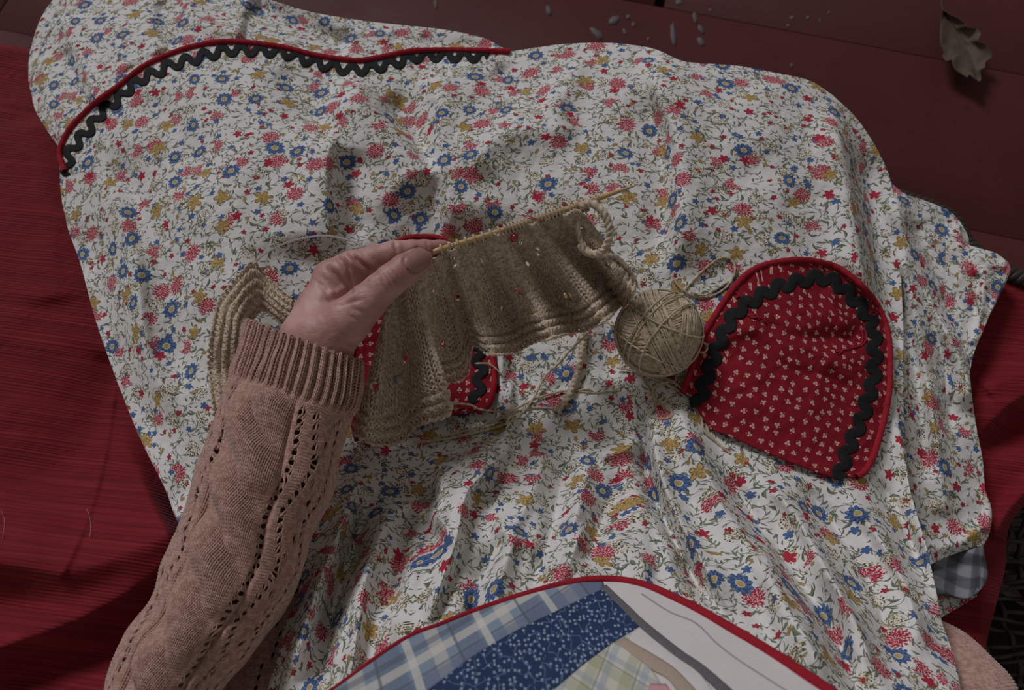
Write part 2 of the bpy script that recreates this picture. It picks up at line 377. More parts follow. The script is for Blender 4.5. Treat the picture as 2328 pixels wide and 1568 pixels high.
def plaid_material(name, base, bands, sx, sy, fuzz=.08):
    """bands: list of (axis, centre, halfwidth, colour, strength) on fract(uv/period)"""
    g = G(name, .9, .1); uv = g.uv(); x, y, _ = g.sep(uv)
    fx = g.M('FRACT', g.M('MULTIPLY', x, 1 / sx)); fy = g.M('FRACT', g.M('MULTIPLY', y, 1 / sy)); col = base
    tw = g.M('ADD', .82, g.M('MULTIPLY', g.M('SINE', g.M('MULTIPLY', g.M('ADD', x, y), 6.2832 / .0011)), .18))
    first = True
    for ax, c0, hw, cc, s in bands:
        f = fx if ax == 'x' else fy
        m = g.M('MULTIPLY', g.M('SUBTRACT', 1, g.step(g.M('ABSOLUTE', g.M('SUBTRACT', f, c0)), hw * .85, hw * 1.15)), s)
        col = g.mix(g.M('MULTIPLY', m, tw), col, cc)
    g.set('Base Color', g.mix(g.M('MULTIPLY', g.noise(uv, 700, 2), fuzz * 2), col, (.7, .68, .62)))
    g.bump(g.noise(uv, 900, 2), .3, .0008); return g.m
def navy_material():
    g = G('navy_calico', .85, .15); uv = g.uv()
    nz = g.n.new('ShaderNodeTexNoise'); g.inp(nz, 'Vector', uv); nz.inputs['Scale'].default_value = 160
    U = g.V('ADD', uv, g.V('SCALE', g.V('SUBTRACT', nz.outputs['Color'], (.5, .5, .5)), sc=.006))
    e = g.n.new('ShaderNodeTexVoronoi'); e.voronoi_dimensions = '2D'; e.feature = 'DISTANCE_TO_EDGE'; g.inp(e, 'Vector', U); e.inputs['Scale'].default_value = 125
    ln = g.M('MULTIPLY', g.M('LESS_THAN', e.outputs['Distance'], .035), g.M('GREATER_THAN', g.noise(uv, 130, 1), .46))
    v = g.vor(uv, 300, .8); c = g.sep(v['Color']); dt = g.M('MULTIPLY', g.M('LESS_THAN', v['Distance'], .27), g.M('GREATER_THAN', c[0], .42))
    col = g.mix(g.noise(uv, 60, 2), (.022, .040, .105), (.036, .064, .15))
    col = g.mix(g.M('MULTIPLY', ln, .55), col, (.22, .30, .42)); col = g.mix(g.M('MULTIPLY', dt, .8), col, (.34, .42, .52))
    g.set('Base Color', col); g.bump(g.noise(uv, 900, 2), .3, .0008); return g.m

M_floral = floral_material(); M_pocket = pocket_material(); M_rib = ribbed_material(); M_floor = floor_material(); M_skin = skin_material(); M_navy = navy_material()
M_piping = plain('red_piping', (.30, .013, .025), (.40, .020, .034), 90, .8, .15, .5, .0008, 900)
M_rick = plain('black_rickrack', (.010, .011, .012), (.024, .025, .027), 200, .75, .2, .8, .0008, 1400)
M_knit = yarn_material('oatmeal_yarn', (.46, .36, .25), (.74, .615, .46))
M_ball = yarn_material('ball_yarn', (.46, .37, .24), (.66, .55, .38))
M_sweater = yarn_material('dusty_pink_wool', (.40, .235, .18), (.58, .36, .288), .35)
M_bamboo = plain('bamboo', (.52, .33, .12), (.66, .45, .20), 40, .35, .5, .15, .0004, 300)
M_leaf = plain('dry_oak_leaf', (.070, .047, .033), (.165, .118, .09), 45, .75, .2, .6, .0015, 120)
M_wicker = plain('dark_wicker', (.020, .015, .012), (.06, .045, .035), 90, .5, .4, .3, .0008, 300)
M_slat = plain('greyed_wood', (.15, .10, .085), (.24, .17, .145), 30, .7, .3, .3, .001, 100)
M_paint = plain('pale_paint_fleck', (.10, .075, .080), (.155, .135, .14), 60, .7, .3)
M_charcoal = plain('charcoal_grey', (.030, .032, .034), (.05, .052, .055), 50, .9, .1, .3)
M_darn = plain('crimson_thread', (.30, .012, .035), (.42, .02, .05), 300, .7, .2)
M_seam = plain('grey_ribbon', (.10, .095, .10), (.20, .19, .20), 500, .85, .15)
M_cream = plain('cream_flannel', (.66, .62, .60), (.75, .71, .69), 30, .9, .1, .4, .001, 400)
M_tape2 = plain('grey_thread_line', (.36, .33, .34), (.42, .39, .40), 300)
M_beige = plain('beige_tape', (.40, .31, .23), (.53, .43, .34), 700, .9, .1, .5, .001, 900)
M_pinkp = plain('pink_cotton', (.62, .30, .33), (.70, .40, .42), 90, .9, .1)
def metal(name, col, rough):
    g = G(name, rough, .5); g.set('Base Color', g.mix(g.noise(g.obj(), 300, 2), col, tuple(min(1, c * 1.2) for c in col))); g.b.inputs['Metallic'].default_value = 1; return g.m
M_wire = metal('silver_wire', (.42, .38, .33), .3); M_pinkwire = metal('rose_wire', (.55, .16, .2), .3)
M_pearl = plain('pearl', (.33, .26, .20), (.42, .34, .27), 60, .18, .8); M_pearl.node_tree.nodes['Principled BSDF'].inputs['Coat Weight'].default_value = .8
M_greypearl = plain('grey_pearl', (.16, .14, .13), (.24, .21, .19), 60, .15, .8); M_greypearl.node_tree.nodes['Principled BSDF'].inputs['Coat Weight'].default_value = .8
g_ = G('red_glass', .05, .6); g_.set('Base Color', g_.mix(g_.noise(g_.obj(), 100, 1), (.55, .01, .02), (.7, .02, .03))); g_.b.inputs['Transmission Weight'].default_value = .6; g_.b.inputs['Coat Weight'].default_value = 1; M_redglass = g_.m
g_ = G('clear_nylon', .15, .5); g_.set('Base Color', g_.mix(g_.noise(g_.obj(), 100, 1), (.75, .75, .78), (.9, .9, .9))); g_.b.inputs['Transmission Weight'].default_value = .7; M_cord = g_.m
g_ = G('thumb_nail', .38, .35); g_.set('Base Color', g_.mix(g_.noise(g_.obj(), 60, 2), (.33, .165, .145), (.42, .22, .19))); g_.b.inputs['Coat Weight'].default_value = .05; g_.b.inputs['Subsurface Weight'].default_value = .1; g_.b.inputs['Subsurface Scale'].default_value = .003; M_nail = g_.m
M_ging = plaid_material('blue_gingham', (.25, .25, .27), [('x', .5, .25, (.030, .034, .045), .62), ('y', .5, .25, (.020, .024, .035), .62)], .024, .024, .02)  # gingham colours darkened to carry the shade at the hem corner
M_bplaid = plaid_material('blue_plaid_flannel', (.20, .28, .38), [('x', .20, .09, (.62, .58, .50), .75), ('y', .30, .17, (.10, .14, .25), .8), ('x', .62, .15, (.09, .13, .24), .7), ('y', .74, .07, (.72, .68, .58), .75), ('x', .45, .02, (.05, .06, .09), .8), ('y', .50, .02, (.05, .06, .09), .7), ('y', .93, .05, (.05, .06, .09), .6), ('x', .86, .05, (.78, .74, .64), .7)], .050, .041, .1)
M_gplaid = plaid_material('green_plaid_flannel', (.66, .64, .54), [('x', .3, .16, (.36, .38, .20), .6), ('y', .35, .16, (.36, .38, .20), .6), ('x', .72, .10, (.30, .36, .46), .6), ('y', .78, .09, (.30, .36, .46), .6), ('x', .52, .03, (.14, .14, .12), .6), ('y', .56, .03, (.14, .14, .12), .6)], .020, .021, .08)

# ------------------------------------------------------------------ floor of painted boards
A, B = P(1500, 15, 0), P(2140, 135, 0)
bd = nrm((B - A)[:2]); bn = np.array([-bd[1], bd[0]])       # board direction and normal
floor = bpy.data.objects.new('floor', None); C.objects.link(floor); floor['kind'] = 'structure'
def rbox(name, o, d, n, x0, x1, y0, y1, z0, z1, mat, parent, ch=.0015):
    xs = [x0, x0 + ch, x1 - ch, x1]; ys = [y0, y0 + ch, y1 - ch, y1]; v = []; f = []
    for i, x in enumerate(xs):
        for j, y in enumerate(ys):
            inner = 0 < i < 3 and 0 < j < 3
            q = o[:2] + d * x + n * y; v.append((q[0], q[1], z1 if inner else z1 - ch))
    for i in range(3):
        for j in range(3): a = i * 4 + j; f.append((a, a + 4, a + 5, a + 1))
    ring = [0, 1, 2, 3, 7, 11, 15, 14, 13, 12, 8, 4]; b0 = len(v)
    for k in ring: v.append((v[k][0], v[k][1], z0))
    for k in range(12): k2 = (k + 1) % 12; f.append((ring[k], ring[k2], b0 + k2, b0 + k))
    return mesh_obj(name, v, f, mat, parent, smooth=False)
wB = .41; joint = P(1492, 40, 0)
for k in range(-5, 5):
    off = k * wB; lo, hi = -3.2, 3.0
    jx = float(((joint - A)[:2] * bd).sum()) if k % 2 == 1 else float(((joint - A)[:2] * bd).sum()) + (1.3 if k % 4 == 2 else -1.4)
    gj = .011 if k == 1 else .0015
    for (x0, x1) in ((lo, jx - gj), (jx + gj, hi)):
        rbox('floor_board', A, bd, bn, x0, x1, off + .0006 - wB, off - .0006, -.025, rng.uniform(-.0003, .0003), M_floor, floor, .0007)
sub = rbox('floor_underlay', A, bd, bn, -3.2, 3.0, -6 * wB, 4.2 * wB, -.06, -.0255, plain('dark_underfloor', (.006, .004, .004), (.01, .006, .006)), floor)
# pale flecks of paint worn on the boards
for (x, y, a, b, th) in [(1248, 24, 6, 13, .3), (1397, 46, 14, 9, .6), (1428, 38, 5, 5, 0), (1440, 56, 4, 6, 0), (1357, 76, 7, 20, .8), (1420, 72, 4, 8, .5), (1531, 78, 6, 26, .12), (1580, 40, 5, 13, .3), (1594, 66, 5, 11, .6), (1594, 94, 7, 12, .5), (1544, 5, 9, 6, 0), (1801, 40, 5, 4, 0), (1837, 40, 4, 4, 0), (1885, 28, 3, 3, 0), (1792, 58, 4, 3, 0), (1800, 148, 4, 5, 0), (1474, 88, 4, 4, 0), (990, 10, 4, 12, .1), (92, 98, 9, 6, .4), (1615, 23, 4, 3, 0), (1864, 46, 2, 4, 0)]:
    n = 14; ph = np.linspace(0, 2 * math.pi, n, endpoint=False); rr = 1 + .35 * (rng.random(n) - .5)
    ex = a * np.cos(ph) * rr; ey = b * np.sin(ph) * rr
    q = P(x + ex * math.cos(th) - ey * math.sin(th) * -1, y + ey * math.cos(th) - ex * math.sin(th), .0009)
    c = P(x, y, .0009)
    v = np.concatenate([[c], q, q - [0, 0, .0016]]); f = [(0, 1 + i, 1 + (i + 1) % n, 1 + (i + 1) % n) for i in range(n)]
    me_f = [(0, 1 + i, 1 + (i + 1) % n) for i in range(n)] + [(1 + i, 1 + n + i, 1 + (i + 1) % n) for i in range(n)] + [(1 + n + i, 1 + n + (i + 1) % n, 1 + (i + 1) % n) for i in range(n)]
    mesh_obj('paint_fleck', v, me_f, M_paint, floor, smooth=False)

# ------------------------------------------------------------------ shapes of the apron
hem = [(150, 402), (148, 389), (137, 357), (139, 332), (159, 293), (191, 258), (230, 223), (271, 195), (319, 156), (367, 131), (430, 108), (494, 96), (558, 96), (622, 104), (660, 111), (720, 126), (780, 135), (822, 137), (870, 129), (931, 117), (991, 114), (1051, 114), (1111, 116), (1160, 117)]
top_edge = [(1160, 117), (1240, 105), (1300, 99), (1370, 97), (1430, 101), (1490, 112), (1550, 138), (1600, 144), (1680, 150), (1760, 165), (1840, 183), (1893, 216)]
right_edge = [(1893, 216), (1950, 272), (2000, 350), (2028, 425), (2044, 560), (2052, 700), (2054, 850), (2056, 980), (2065, 1090), (2082, 1160), (2106, 1240), (2118, 1294), (2132, 1360), (2142, 1413), (2165, 1482), (2183, 1568), (2200, 1690)]
left_edge = [(150, 402), (150, 500), (183, 600), (215, 720), (260, 850), (300, 950), (340, 1040), (375, 1110), (405, 1180), (455, 1235), (560, 1262), (680, 1290), (684, 1340), (665, 1385), (645, 1430), (633, 1502), (614, 1568), (596, 1690)]
# control heights
cpx = np.array([0, 200, 450, 750, 1000, 1200, 1400, 1600, 1800, 2000, 2200.]); cpy = np.array([0, 100, 250, 450, 650, 850, 1000, 1150, 1300, 1450, 1600, 1700.])
cz = np.array([
 [.50, .535, .560, .560, .545, .545, .560, .560, .54, .50, .46],
 [.50, .545, .575, .565, .555, .560, .580, .580, .56, .52, .46],
 [.50, .552, .595, .585, .570, .585, .598, .602, .59, .54, .48],
 [.50, .545, .598, .590, .572, .590, .603, .608, .60, .555, .50],
 [.50, .538, .590, .578, .553, .562, .583, .602, .60, .56, .51],
 [.50, .532, .580, .566, .543, .544, .566, .595, .60, .57, .52],
 [.50, .528, .570, .566, .558, .562, .578, .595, .595, .575, .53],
 [.52, .54, .575, .595, .605, .612, .615, .615, .61, .59, .56],
 [.54, .56, .60, .63, .655, .665, .667, .662, .65, .63, .60],
 [.56, .58, .62, .67, .705, .72, .72, .71, .70, .68, .64],
 [.58, .60, .65, .71, .745, .76, .765, .76, .75, .73, .70],
 [.59, .62, .68, .74, .77, .785, .79, .785, .775, .76, .73]])
def cubic1(xs, A_, x, axis):
    """Catmull-Rom along one axis of a table with non-uniform knots"""
    i = np.clip(np.searchsorted(xs, x) - 1, 0, len(xs) - 2); t = np.clip((x - xs[i]) / (xs[i + 1] - xs[i]), 0, 1)
    m = np.gradient(A_, xs, axis=axis); h = xs[i + 1] - xs[i]
    return i, t, h, m
def base_h(px, py):
    px = np.clip(px, 0, 2200); py = np.clip(py, 0, 1700)
    j, t, h, m = cubic1(cpx, cz, px, 1)
    h00 = 2 * t**3 - 3 * t**2 + 1; h10 = t**3 - 2 * t**2 + t; h01 = 1 - h00; h11 = t**3 - t**2
    def col(i): return h00 * cz[i, j] + h10 * h * m[i, j] + h01 * cz[i, j + 1] + h11 * h * m[i, j + 1]
    i = np.clip(np.searchsorted(cpy, py) - 1, 0, len(cpy) - 2); H_ = cpy[i + 1] - cpy[i]; s = np.clip((py - cpy[i]) / H_, 0, 1)
    i0 = np.maximum(i - 1, 0); i3 = np.minimum(i + 2, len(cpy) - 1)
    a, b, c, d = col(i0), col(i), col(i + 1), col(i3)
    mb = (c - a) / (cpy[i + 1] - cpy[i0]) * H_; mc = (d - b) / (cpy[i3] - cpy[i]) * H_
    return (2 * s**3 - 3 * s**2 + 1) * b + (s**3 - 2 * s**2 + s) * mb + (3 * s**2 - 2 * s**3) * c + (s**3 - s**2) * mc
FOLDS = [  # pts, amp, width on the image-left/below side, width on the other side
 ([(770, 165), (850, 250), (930, 340), (1000, 430)], 0.0260, 114, 23),
 ([(950, 150), (1000, 230), (992, 330), (1020, 450), (1035, 560)], 0.0221, 26, 97),
 ([(870, 215), (940, 300), (985, 400)], -0.0130, 35, 35),
 ([(760, 270), (742, 380), (744, 480), (748, 590)], 0.0195, 114, 18),
 ([(800, 330), (790, 450), (800, 560)], -0.0104, 40, 53),
 ([(1060, 420), (1110, 330), (1200, 290), (1330, 300)], 0.0156, 48, 53),
 ([(1450, 105), (1500, 210), (1542, 330), (1548, 470), (1535, 640)], 0.0182, 25, 79),
 ([(1440, 190), (1495, 300), (1510, 450), (1495, 620)], -0.0130, 53, 25),
 ([(1440, 125), (1540, 190), (1640, 260), (1700, 400)], 0.0078, 40, 62),
 ([(1880, 215), (1912, 330), (1938, 470), (1962, 620), (1990, 760)], 0.0286, 66, 18),
 ([(1930, 300), (1975, 450), (2000, 620), (2035, 900)], -0.0208, 23, 53),
 ([(1700, 170), (1760, 330), (1790, 480)], 0.0078, 70, 70),
 ([(210, 340), (300, 560), (335, 800), (440, 1010)], 0.0117, 35, 21),
 ([(250, 320), (360, 560), (395, 760), (470, 900)], -0.0091, 31, 53),
 ([(480, 300), (540, 480), (560, 700), (600, 850)], 0.0078, 53, 79),
 ([(180, 500), (260, 760), (370, 1060)], -0.0078, 35, 35),
 ([(330, 200), (400, 300), (480, 420)], -0.0078, 44, 44),
 ([(620, 150), (700, 240), (780, 330)], -0.0078, 35, 35),
 ([(1130, 140), (1170, 190), (1260, 220)], -0.0104, 35, 26),
 ([(1330, 120), (1290, 200), (1230, 260)], 0.0078, 44, 26),
 ([(1130, 560), (1150, 700), (1140, 850), (1150, 1000)], 0.0104, 16, 16),
 ([(1390, 600), (1380, 760), (1400, 900)], -0.0104, 35, 44),
 # gathers below the waist
 ([(832, 1035), (800, 1120), (750, 1260), (700, 1400), (650, 1600)], 0.0293, 29, 21),
 ([(850, 1100), (800, 1260), (755, 1400), (730, 1600)], -0.0171, 19, 22),
 ([(900, 1110), (858, 1230), (820, 1370), (790, 1600)], 0.0171, 22, 19),
 ([(950, 1120), (910, 1300), (885, 1450)], -0.0122, 17, 19),
 ([(1155, 985), (1085, 1030), (1012, 1075), (1000, 1140), (985, 1220)], 0.0244, 10, 43),
 ([(1170, 1000), (1120, 1060), (1060, 1120), (1040, 1220), (1000, 1330), (960, 1450)], 0.0268, 36, 11),
 ([(985, 1090), (975, 1200), (1010, 1240)], -0.0171, 21, 17),
 ([(1180, 1180), (1140, 1240), (1080, 1330), (1050, 1500)], -0.0159, 22, 19),
 ([(1110, 1160), (1160, 1220), (1240, 1250)], 0.0110, 22, 19),
 ([(1240, 990), (1215, 1100), (1160, 1230), (1110, 1400)], 0.0146, 29, 22),
 ([(1290, 1010), (1270, 1130), (1240, 1250), (1190, 1370)], -0.0110, 22, 22),
 ([(1345, 1000), (1330, 1090), (1300, 1200), (1250, 1330)], 0.0146, 26, 21),
 ([(1420, 1060), (1370, 1180), (1320, 1300)], -0.0122, 24, 24),
 ([(1350, 1040), (1420, 1020), (1470, 990)], 0.0122, 22, 17),
 ([(1500, 870), (1545, 930), (1590, 1040), (1660, 1170), (1740, 1300), (1830, 1440), (1900, 1600)], 0.0293, 52, 31),
 ([(1485, 900), (1488, 1020), (1530, 1150), (1600, 1280), (1680, 1420)], 0.0195, 12, 31),
 ([(1462, 910), (1465, 1040), (1505, 1170), (1580, 1320), (1640, 1400)], -0.0220, 21, 12),
 ([(1600, 1010), (1680, 1130), (1790, 1290), (1900, 1450), (1960, 1600)], -0.0159, 21, 22),
 ([(1690, 1040), (1800, 1160), (1900, 1330), (1990, 1500)], 0.0146, 22, 26),
 ([(1800, 1070), (1900, 1200), (1990, 1360), (2050, 1550)], -0.0122, 22, 22),
 ([(1900, 1110), (1990, 1210), (2060, 1340), (2110, 1500)], 0.0159, 22, 22),
 ([(1990, 1080), (2050, 1180), (2100, 1300)], -0.0110, 19, 19),
 ([(2030, 900), (2060, 1060), (2100, 1220), (2150, 1420)], 0.0146, 22, 12),
 ([(1380, 1180), (1420, 1250), (1500, 1300)], 0.0073, 26, 26),
 ([(1240, 1400), (1290, 1290), (1330, 1180)], .012, 22, 12), ([(1560, 1290), (1500, 1200), (1440, 1120)], .010, 14, 26), ([(880, 1180), (930, 1150), (1000, 1180), (1040, 1260)], .012, 24, 16), ([(860, 1500), (900, 1380), (960, 1260)], .014, 26, 14), ([(740, 1560), (790, 1400), (850, 1250)], .010, 12, 20),
 ([(1010, 1470), (1060, 1370), (1100, 1290)], .009, 14, 22), ([(1700, 1200), (1790, 1330), (1870, 1450)], .010, 12, 26), ([(1850, 1250), (1930, 1380), (1990, 1530)], .010, 24, 12), ([(1160, 850), (1158, 930), (1150, 1000), (1162, 1060)], .010, 9, 12),
]
def pmask(px, py):
    r = np.hypot((px - 1790) / 235, (py - 840) / 265); r2 = np.hypot((px - 960) / 190, (py - 760) / 240)
    return 1 - np.clip((r - .85) / .25, 0, 1) + 0 * r2
def H(px, py, detail=True):
    px = np.asarray(px, float); py = np.asarray(py, float)
    z = base_h(px, py); f = 0
    for pts, amp, wl, wr in FOLDS: f = f + fold(px, py, pts, amp * 1.25, wl, wr)
    pm = pmask(px, py); z = z + f * (1 - .85 * pm)
    if detail:
        z = z + (vnoise(px / 190, py / 170, 3, 2) * .015 + vnoise(px / 52, py / 66, 9, 3) * .0040) * (1 - .7 * pm)
        z = z + .0038 * np.exp(-((py - 1350) / 330)**2) * np.sin((px + 60 * vnoise(px / 90, py / 200, 5, 2) - (py - 1000) * (px - 1250) / 1500) / 13) * np.clip(1 - pmask(px, py), 0, 1) * np.clip((py - 1020) / 150, 0, 1)
    return z
def sheet(name, S, zfun, mat, parent, falls=(), thick=True):
    """S (nv,nu,2) pixel grid, zfun -> height; falls: (side, [(dz, outward metres)...])"""
    W = P(S[..., 0], S[..., 1], zfun(S[..., 0], S[..., 1]))
    UVg = W[..., :2].copy() if mat is M_rib else relax_uv(W)
    for side, steps in falls:
        ue, ui = {'L': (UVg[:, 0], UVg[:, 4]), 'R': (UVg[:, -1], UVg[:, -5]), 'T': (UVg[0], UVg[4]), 'B': (UVg[-1], UVg[-5])}[side]
        ud = nrm(ue - ui); un = np.array([ue + ud * s_[0] for s_ in steps])
        UVg = {'L': lambda: np.concatenate([np.swapaxes(un[::-1], 0, 1), UVg], 1), 'R': lambda: np.concatenate([UVg, np.swapaxes(un, 0, 1)], 1), 'T': lambda: np.concatenate([un[::-1], UVg], 0), 'B': lambda: np.concatenate([UVg, un], 0)}[side]()
        if side in 'LR':
            e = W[:, 0] if side == 'L' else W[:, -1]; inn = W[:, 3] if side == 'L' else W[:, -4]
        else:
            e = W[0] if side == 'T' else W[-1]; inn = W[3] if side == 'T' else W[-4]
        out = e - inn; out[:, 2] = 0; k = 9; out = nrm(out)
        kk = np.ones(2 * k + 1) / (2 * k + 1)
        out = nrm(np.stack([np.convolve(np.pad(out[:, i], k, 'edge'), kk, 'valid') for i in range(3)], -1))
        idx = np.arange(len(e)); new = []
        for (dz, od) in steps:
            q = e + out * (od * (1 + .5 * np.sin(idx / 13)))[:, None] if hasattr(idx, 'shape') else e
            q = q - np.array([0, 0, 1]) * (dz * (1 if not callable(dz) else 1)); new.append(q)
        new = np.array(new)
        if side == 'L': W = np.concatenate([np.swapaxes(new[::-1], 0, 1), W], 1)
        if side == 'R': W = np.concatenate([W, np.swapaxes(new, 0, 1)], 1)
        if side == 'T': W = np.concatenate([new[::-1], W], 0)
        if side == 'B': W = np.concatenate([W, new], 0)
    nv, nu = W.shape[:2]
    o = mesh_obj(name, W.reshape(-1, 3), grid_faces(nv, nu)[:, ::-1], mat, None, UVg.reshape(-1, 2))
    if thick:
        md = o.modifiers.new('thickness', 'SOLIDIFY'); md.thickness = .0007; md.offset = -1
    if parent: put(o, parent)
    return o
apron = empty('apron', 'cream floral cotton apron over the lap with red pockets and patchwork bib', 'apron', tuple(P(1250, 900, .57)))
long_fall = [(.006, .004), (.02, .008), (.05, .010), (.10, .012), (.17, .015), (.26, .02), (.36, .03)]
short_fall = [(.004, .002), (.010, .003), (.018, .004), (.026, .006)]
topc = list(resample(hem, 200)) + list(resample(top_edge, 160))[1:]
S = coons(topc, [(596, 1690), (1100, 1700), (1700, 1700), (2200, 1690)], left_edge, right_edge, 640, 470, smooth=True)
panel = sheet('skirt_panel', S, H, M_floral, apron, [('T', long_fall), ('L', short_fall), ('R', short_fall)])
# flounce beyond the piped seam
def Hr(px, py):
    z = base_h(px, py) - .006
    for pts, amp, wl, wr in [([(140, 35), (165, 110), (215, 210), (250, 260)], .014, 16, 40), ([(150, 110), (180, 200), (200, 270)], -.008, 20, 20), ([(365, 0), (375, 70), (400, 110)], -.010, 22, 20), ([(350, 0), (350, 60), (372, 120)], .008, 30, 14), ([(425, -20), (455, 50), (560, 80)], .016, 26, 34),
                             ([(560, 5), (660, 50), (800, 110)], -.022, 40, 36), ([(100, 120), (115, 220), (150, 320)], .008, 30, 14), ([(700, 40), (850, 80), (980, 95)], .006, 24, 30), ([(250, 0), (260, 90), (300, 160)], .006, 40, 40), ([(880, 80), (1000, 100), (1130, 105)], -.008, 16, 18)]:
        z = z + fold(px, py, pts, amp, wl, wr, taper=.1)
    dm, _ = poly_dist(px, py, resample(hem, 60)); away = np.clip(np.abs(dm) / 140, 0, 1)
    return z + vnoise(px / 70, py / 70, 21, 3) * .009 - away * .012
Sr = coons([(150, 10), (165, -60), (420, -75), (560, -20), (640, 8), (720, 30), (850, 50), (1000, 66), (1095, 85), (1140, 107), (1160, 116)], hem,
           [(150, 10), (140, 38), (100, 95), (78, 160), (73, 200), (78, 245), (108, 298), (138, 345), (150, 402)], [(1160, 116), (1160, 117)], 330, 80)
ruf = sheet('hem_flounce', Sr, Hr, M_floral, apron, [('T', long_fall), ('L', short_fall)])
# side drape at the right knee
side_out = [(2010, 395), (2050, 436), (2100, 455), (2160, 481), (2196, 526), (2206, 580), (2207, 700), (2204, 790), (2206, 860), (2215, 940), (2233, 1040), (2240, 1110), (2255, 1160), (2250, 1210), (2236, 1240)]
def Hs(px, py):
    z = .528 + .010 * np.clip((py - 400) / 800, 0, 1) - .00016 * np.clip(px - 2060, 0, 400)
    for pts, amp, wl, wr in [([(2030, 425), (2041, 476), (2064, 545), (2099, 637), (2130, 714), (2168, 782), (2194, 832), (2212, 940)], .022, 34, 16), ([(2080, 500), (2120, 600), (2160, 700)], -.006, 22, 30), ([(2035, 600), (2060, 760), (2090, 900), (2100, 1100)], -.013, 26, 26),
                             ([(2175, 500), (2195, 620), (2200, 780)], .010, 26, 10), ([(2060, 480), (2085, 600), (2120, 720), (2150, 860), (2160, 1000)], -.012, 20, 20), ([(2110, 850), (2130, 1000), (2150, 1180)], .008, 30, 24), ([(2110, 1250), (2180, 1235), (2245, 1190)], .008, 20, 20), ([(2040, 560), (2075, 700), (2105, 860), (2140, 1060)], .010, 14, 20), ([(2240, 1100), (2250, 1160), (2245, 1210)], .006, 14, 10)]:
        z = z + fold(px, py, pts, amp, wl, wr, taper=.1)
    return z + vnoise(px / 60, py / 70, 31, 3) * .006
Ss = coons([(1940, 440), (2010, 395)], [(2060, 1310), (2160, 1263), (2236, 1240)], [(1940, 440), (1980, 700), (1990, 1000), (2060, 1310)], side_out, 130, 330)
side = sheet('side_drape', Ss, Hs, M_floral, apron, [('R', short_fall), ('B', [(.004, -.002), (.010, -.004)])])
Sc = coons([(2150, 540), (2205, 560), (2262, 574), (2292, 596)], [(2150, 900), (2185, 880), (2206, 838)], [(2150, 540), (2150, 900)], [(2292, 596), (2296, 614), (2270, 668), (2240, 740), (2215, 800), (2206, 838)], 60, 90)
def Hc(px, py):
    z = .520 + .010 * np.clip((py - 560) / 300, 0, 1) * 0
    for pts, amp, wl, wr in [([(2215, 570), (2250, 600), (2290, 606)], .006, 12, 20), ([(2240, 600), (2230, 700), (2215, 790)], .006, 12, 12), ([(2225, 620), (2215, 720)], -.006, 10, 10)]: z = z + fold(px, py, pts, amp, wl, wr, taper=.1)
    return z + vnoise(px / 30, py / 30, 41, 2) * .005
sheet('side_tail', Sc, Hc, M_floral, apron, [('R', short_fall), ('T', long_fall[:4])])
# gingham facing turned out at the hem corner
Sg = coons([(2085, 1292), (2140, 1268), (2200, 1250), (2236, 1240)], [(2095, 1340), (2150, 1350), (2205, 1358), (2238, 1330)], [(2085, 1292), (2095, 1340)], [(2236, 1240), (2240, 1270), (2246, 1305), (2238, 1330)], 50, 40)
sheet('gingham_facing', Sg, lambda x, y: .517 + .012 * np.exp(-((x - 2232) / 14)**2) + .008 * np.clip((y - 1320) / 25, 0, 1) + .004 * np.sin((x - 2100) / 17) + .002 * np.sin(y / 9), M_ging, apron, [('R', [(.004, .001), (.01, 0)]), ('B', [(.004, .001), (.008, -.002)])])
Sg2 = coons([(2100, 1335), (2160, 1348), (2215, 1350)], [(2110, 1420), (2160, 1392), (2222, 1354)], [(2100, 1335), (2110, 1420)], [(2215, 1350), (2222, 1354)], 40, 26)
sheet('facing_underside', Sg2, lambda x, y: .510 + .003 * np.sin(x / 12), M_floral, apron)

def Hall(px, py):
    return H(px, py)
def piping(name, pts, zf, rpx, mat, parent, n=300, lift=.6, **k):
    q = resample(pts, n); z = zf(q[:, 0], q[:, 1]); r = np.asarray(rpx) / ppm(q[:, 0], q[:, 1], z)
    w_ = P(q[:, 0], q[:, 1], z + r * lift)
    v, f = tubes(w_, (0, 0, 1), r * (1 + .05 * np.sin(np.arange(n) * .9)), 10, **k)
    o = mesh_obj(name, v, f, mat); put(o, parent); return o
piping('hem_piping', hem[1:], lambda x, y: np.maximum(H(x, y), Hr(x, y)), 6.6, M_piping, apron, 420)
def rickrack(name, pts, zf, parent, amp, period, hw, lift=.0012, slope=None):
    q = resample(pts, 900); d = np.gradient(q, axis=0); L = np.concatenate([[0], np.cumsum(np.linalg.norm(np.diff(q, axis=0), axis=1))])
    nn = nrm(np.stack([d[:, 1], -d[:, 0]], -1)); wv = np.sin(L * 2 * math.pi / period); wv = np.sign(wv) * np.abs(wv)**.8
    c = q + nn * (amp * wv)[:, None]; dc = np.gradient(c, axis=0); nc = nrm(np.stack([dc[:, 1], -dc[:, 0]], -1))
    nc = nrm(nc * .55 + nn * .45)
    rows = []
    for s in np.linspace(-1, 1, 7):
        p2 = c + nc * (hw * s); z = zf(p2[:, 0], p2[:, 1]) + lift + .0004 * (1 - s * s) + (.00025 if int(round((s + 1) * 3)) % 2 else 0)
        rows.append(P(p2[:, 0], p2[:, 1], z))
    W = np.stack(rows, 1); o = mesh_obj(name, W.reshape(-1, 3), grid_faces(900, 7)[:, ::-1], M_rick)
    md = o.modifiers.new('thickness', 'SOLIDIFY'); md.thickness = .0012; md.offset = -1; put(o, parent); return o
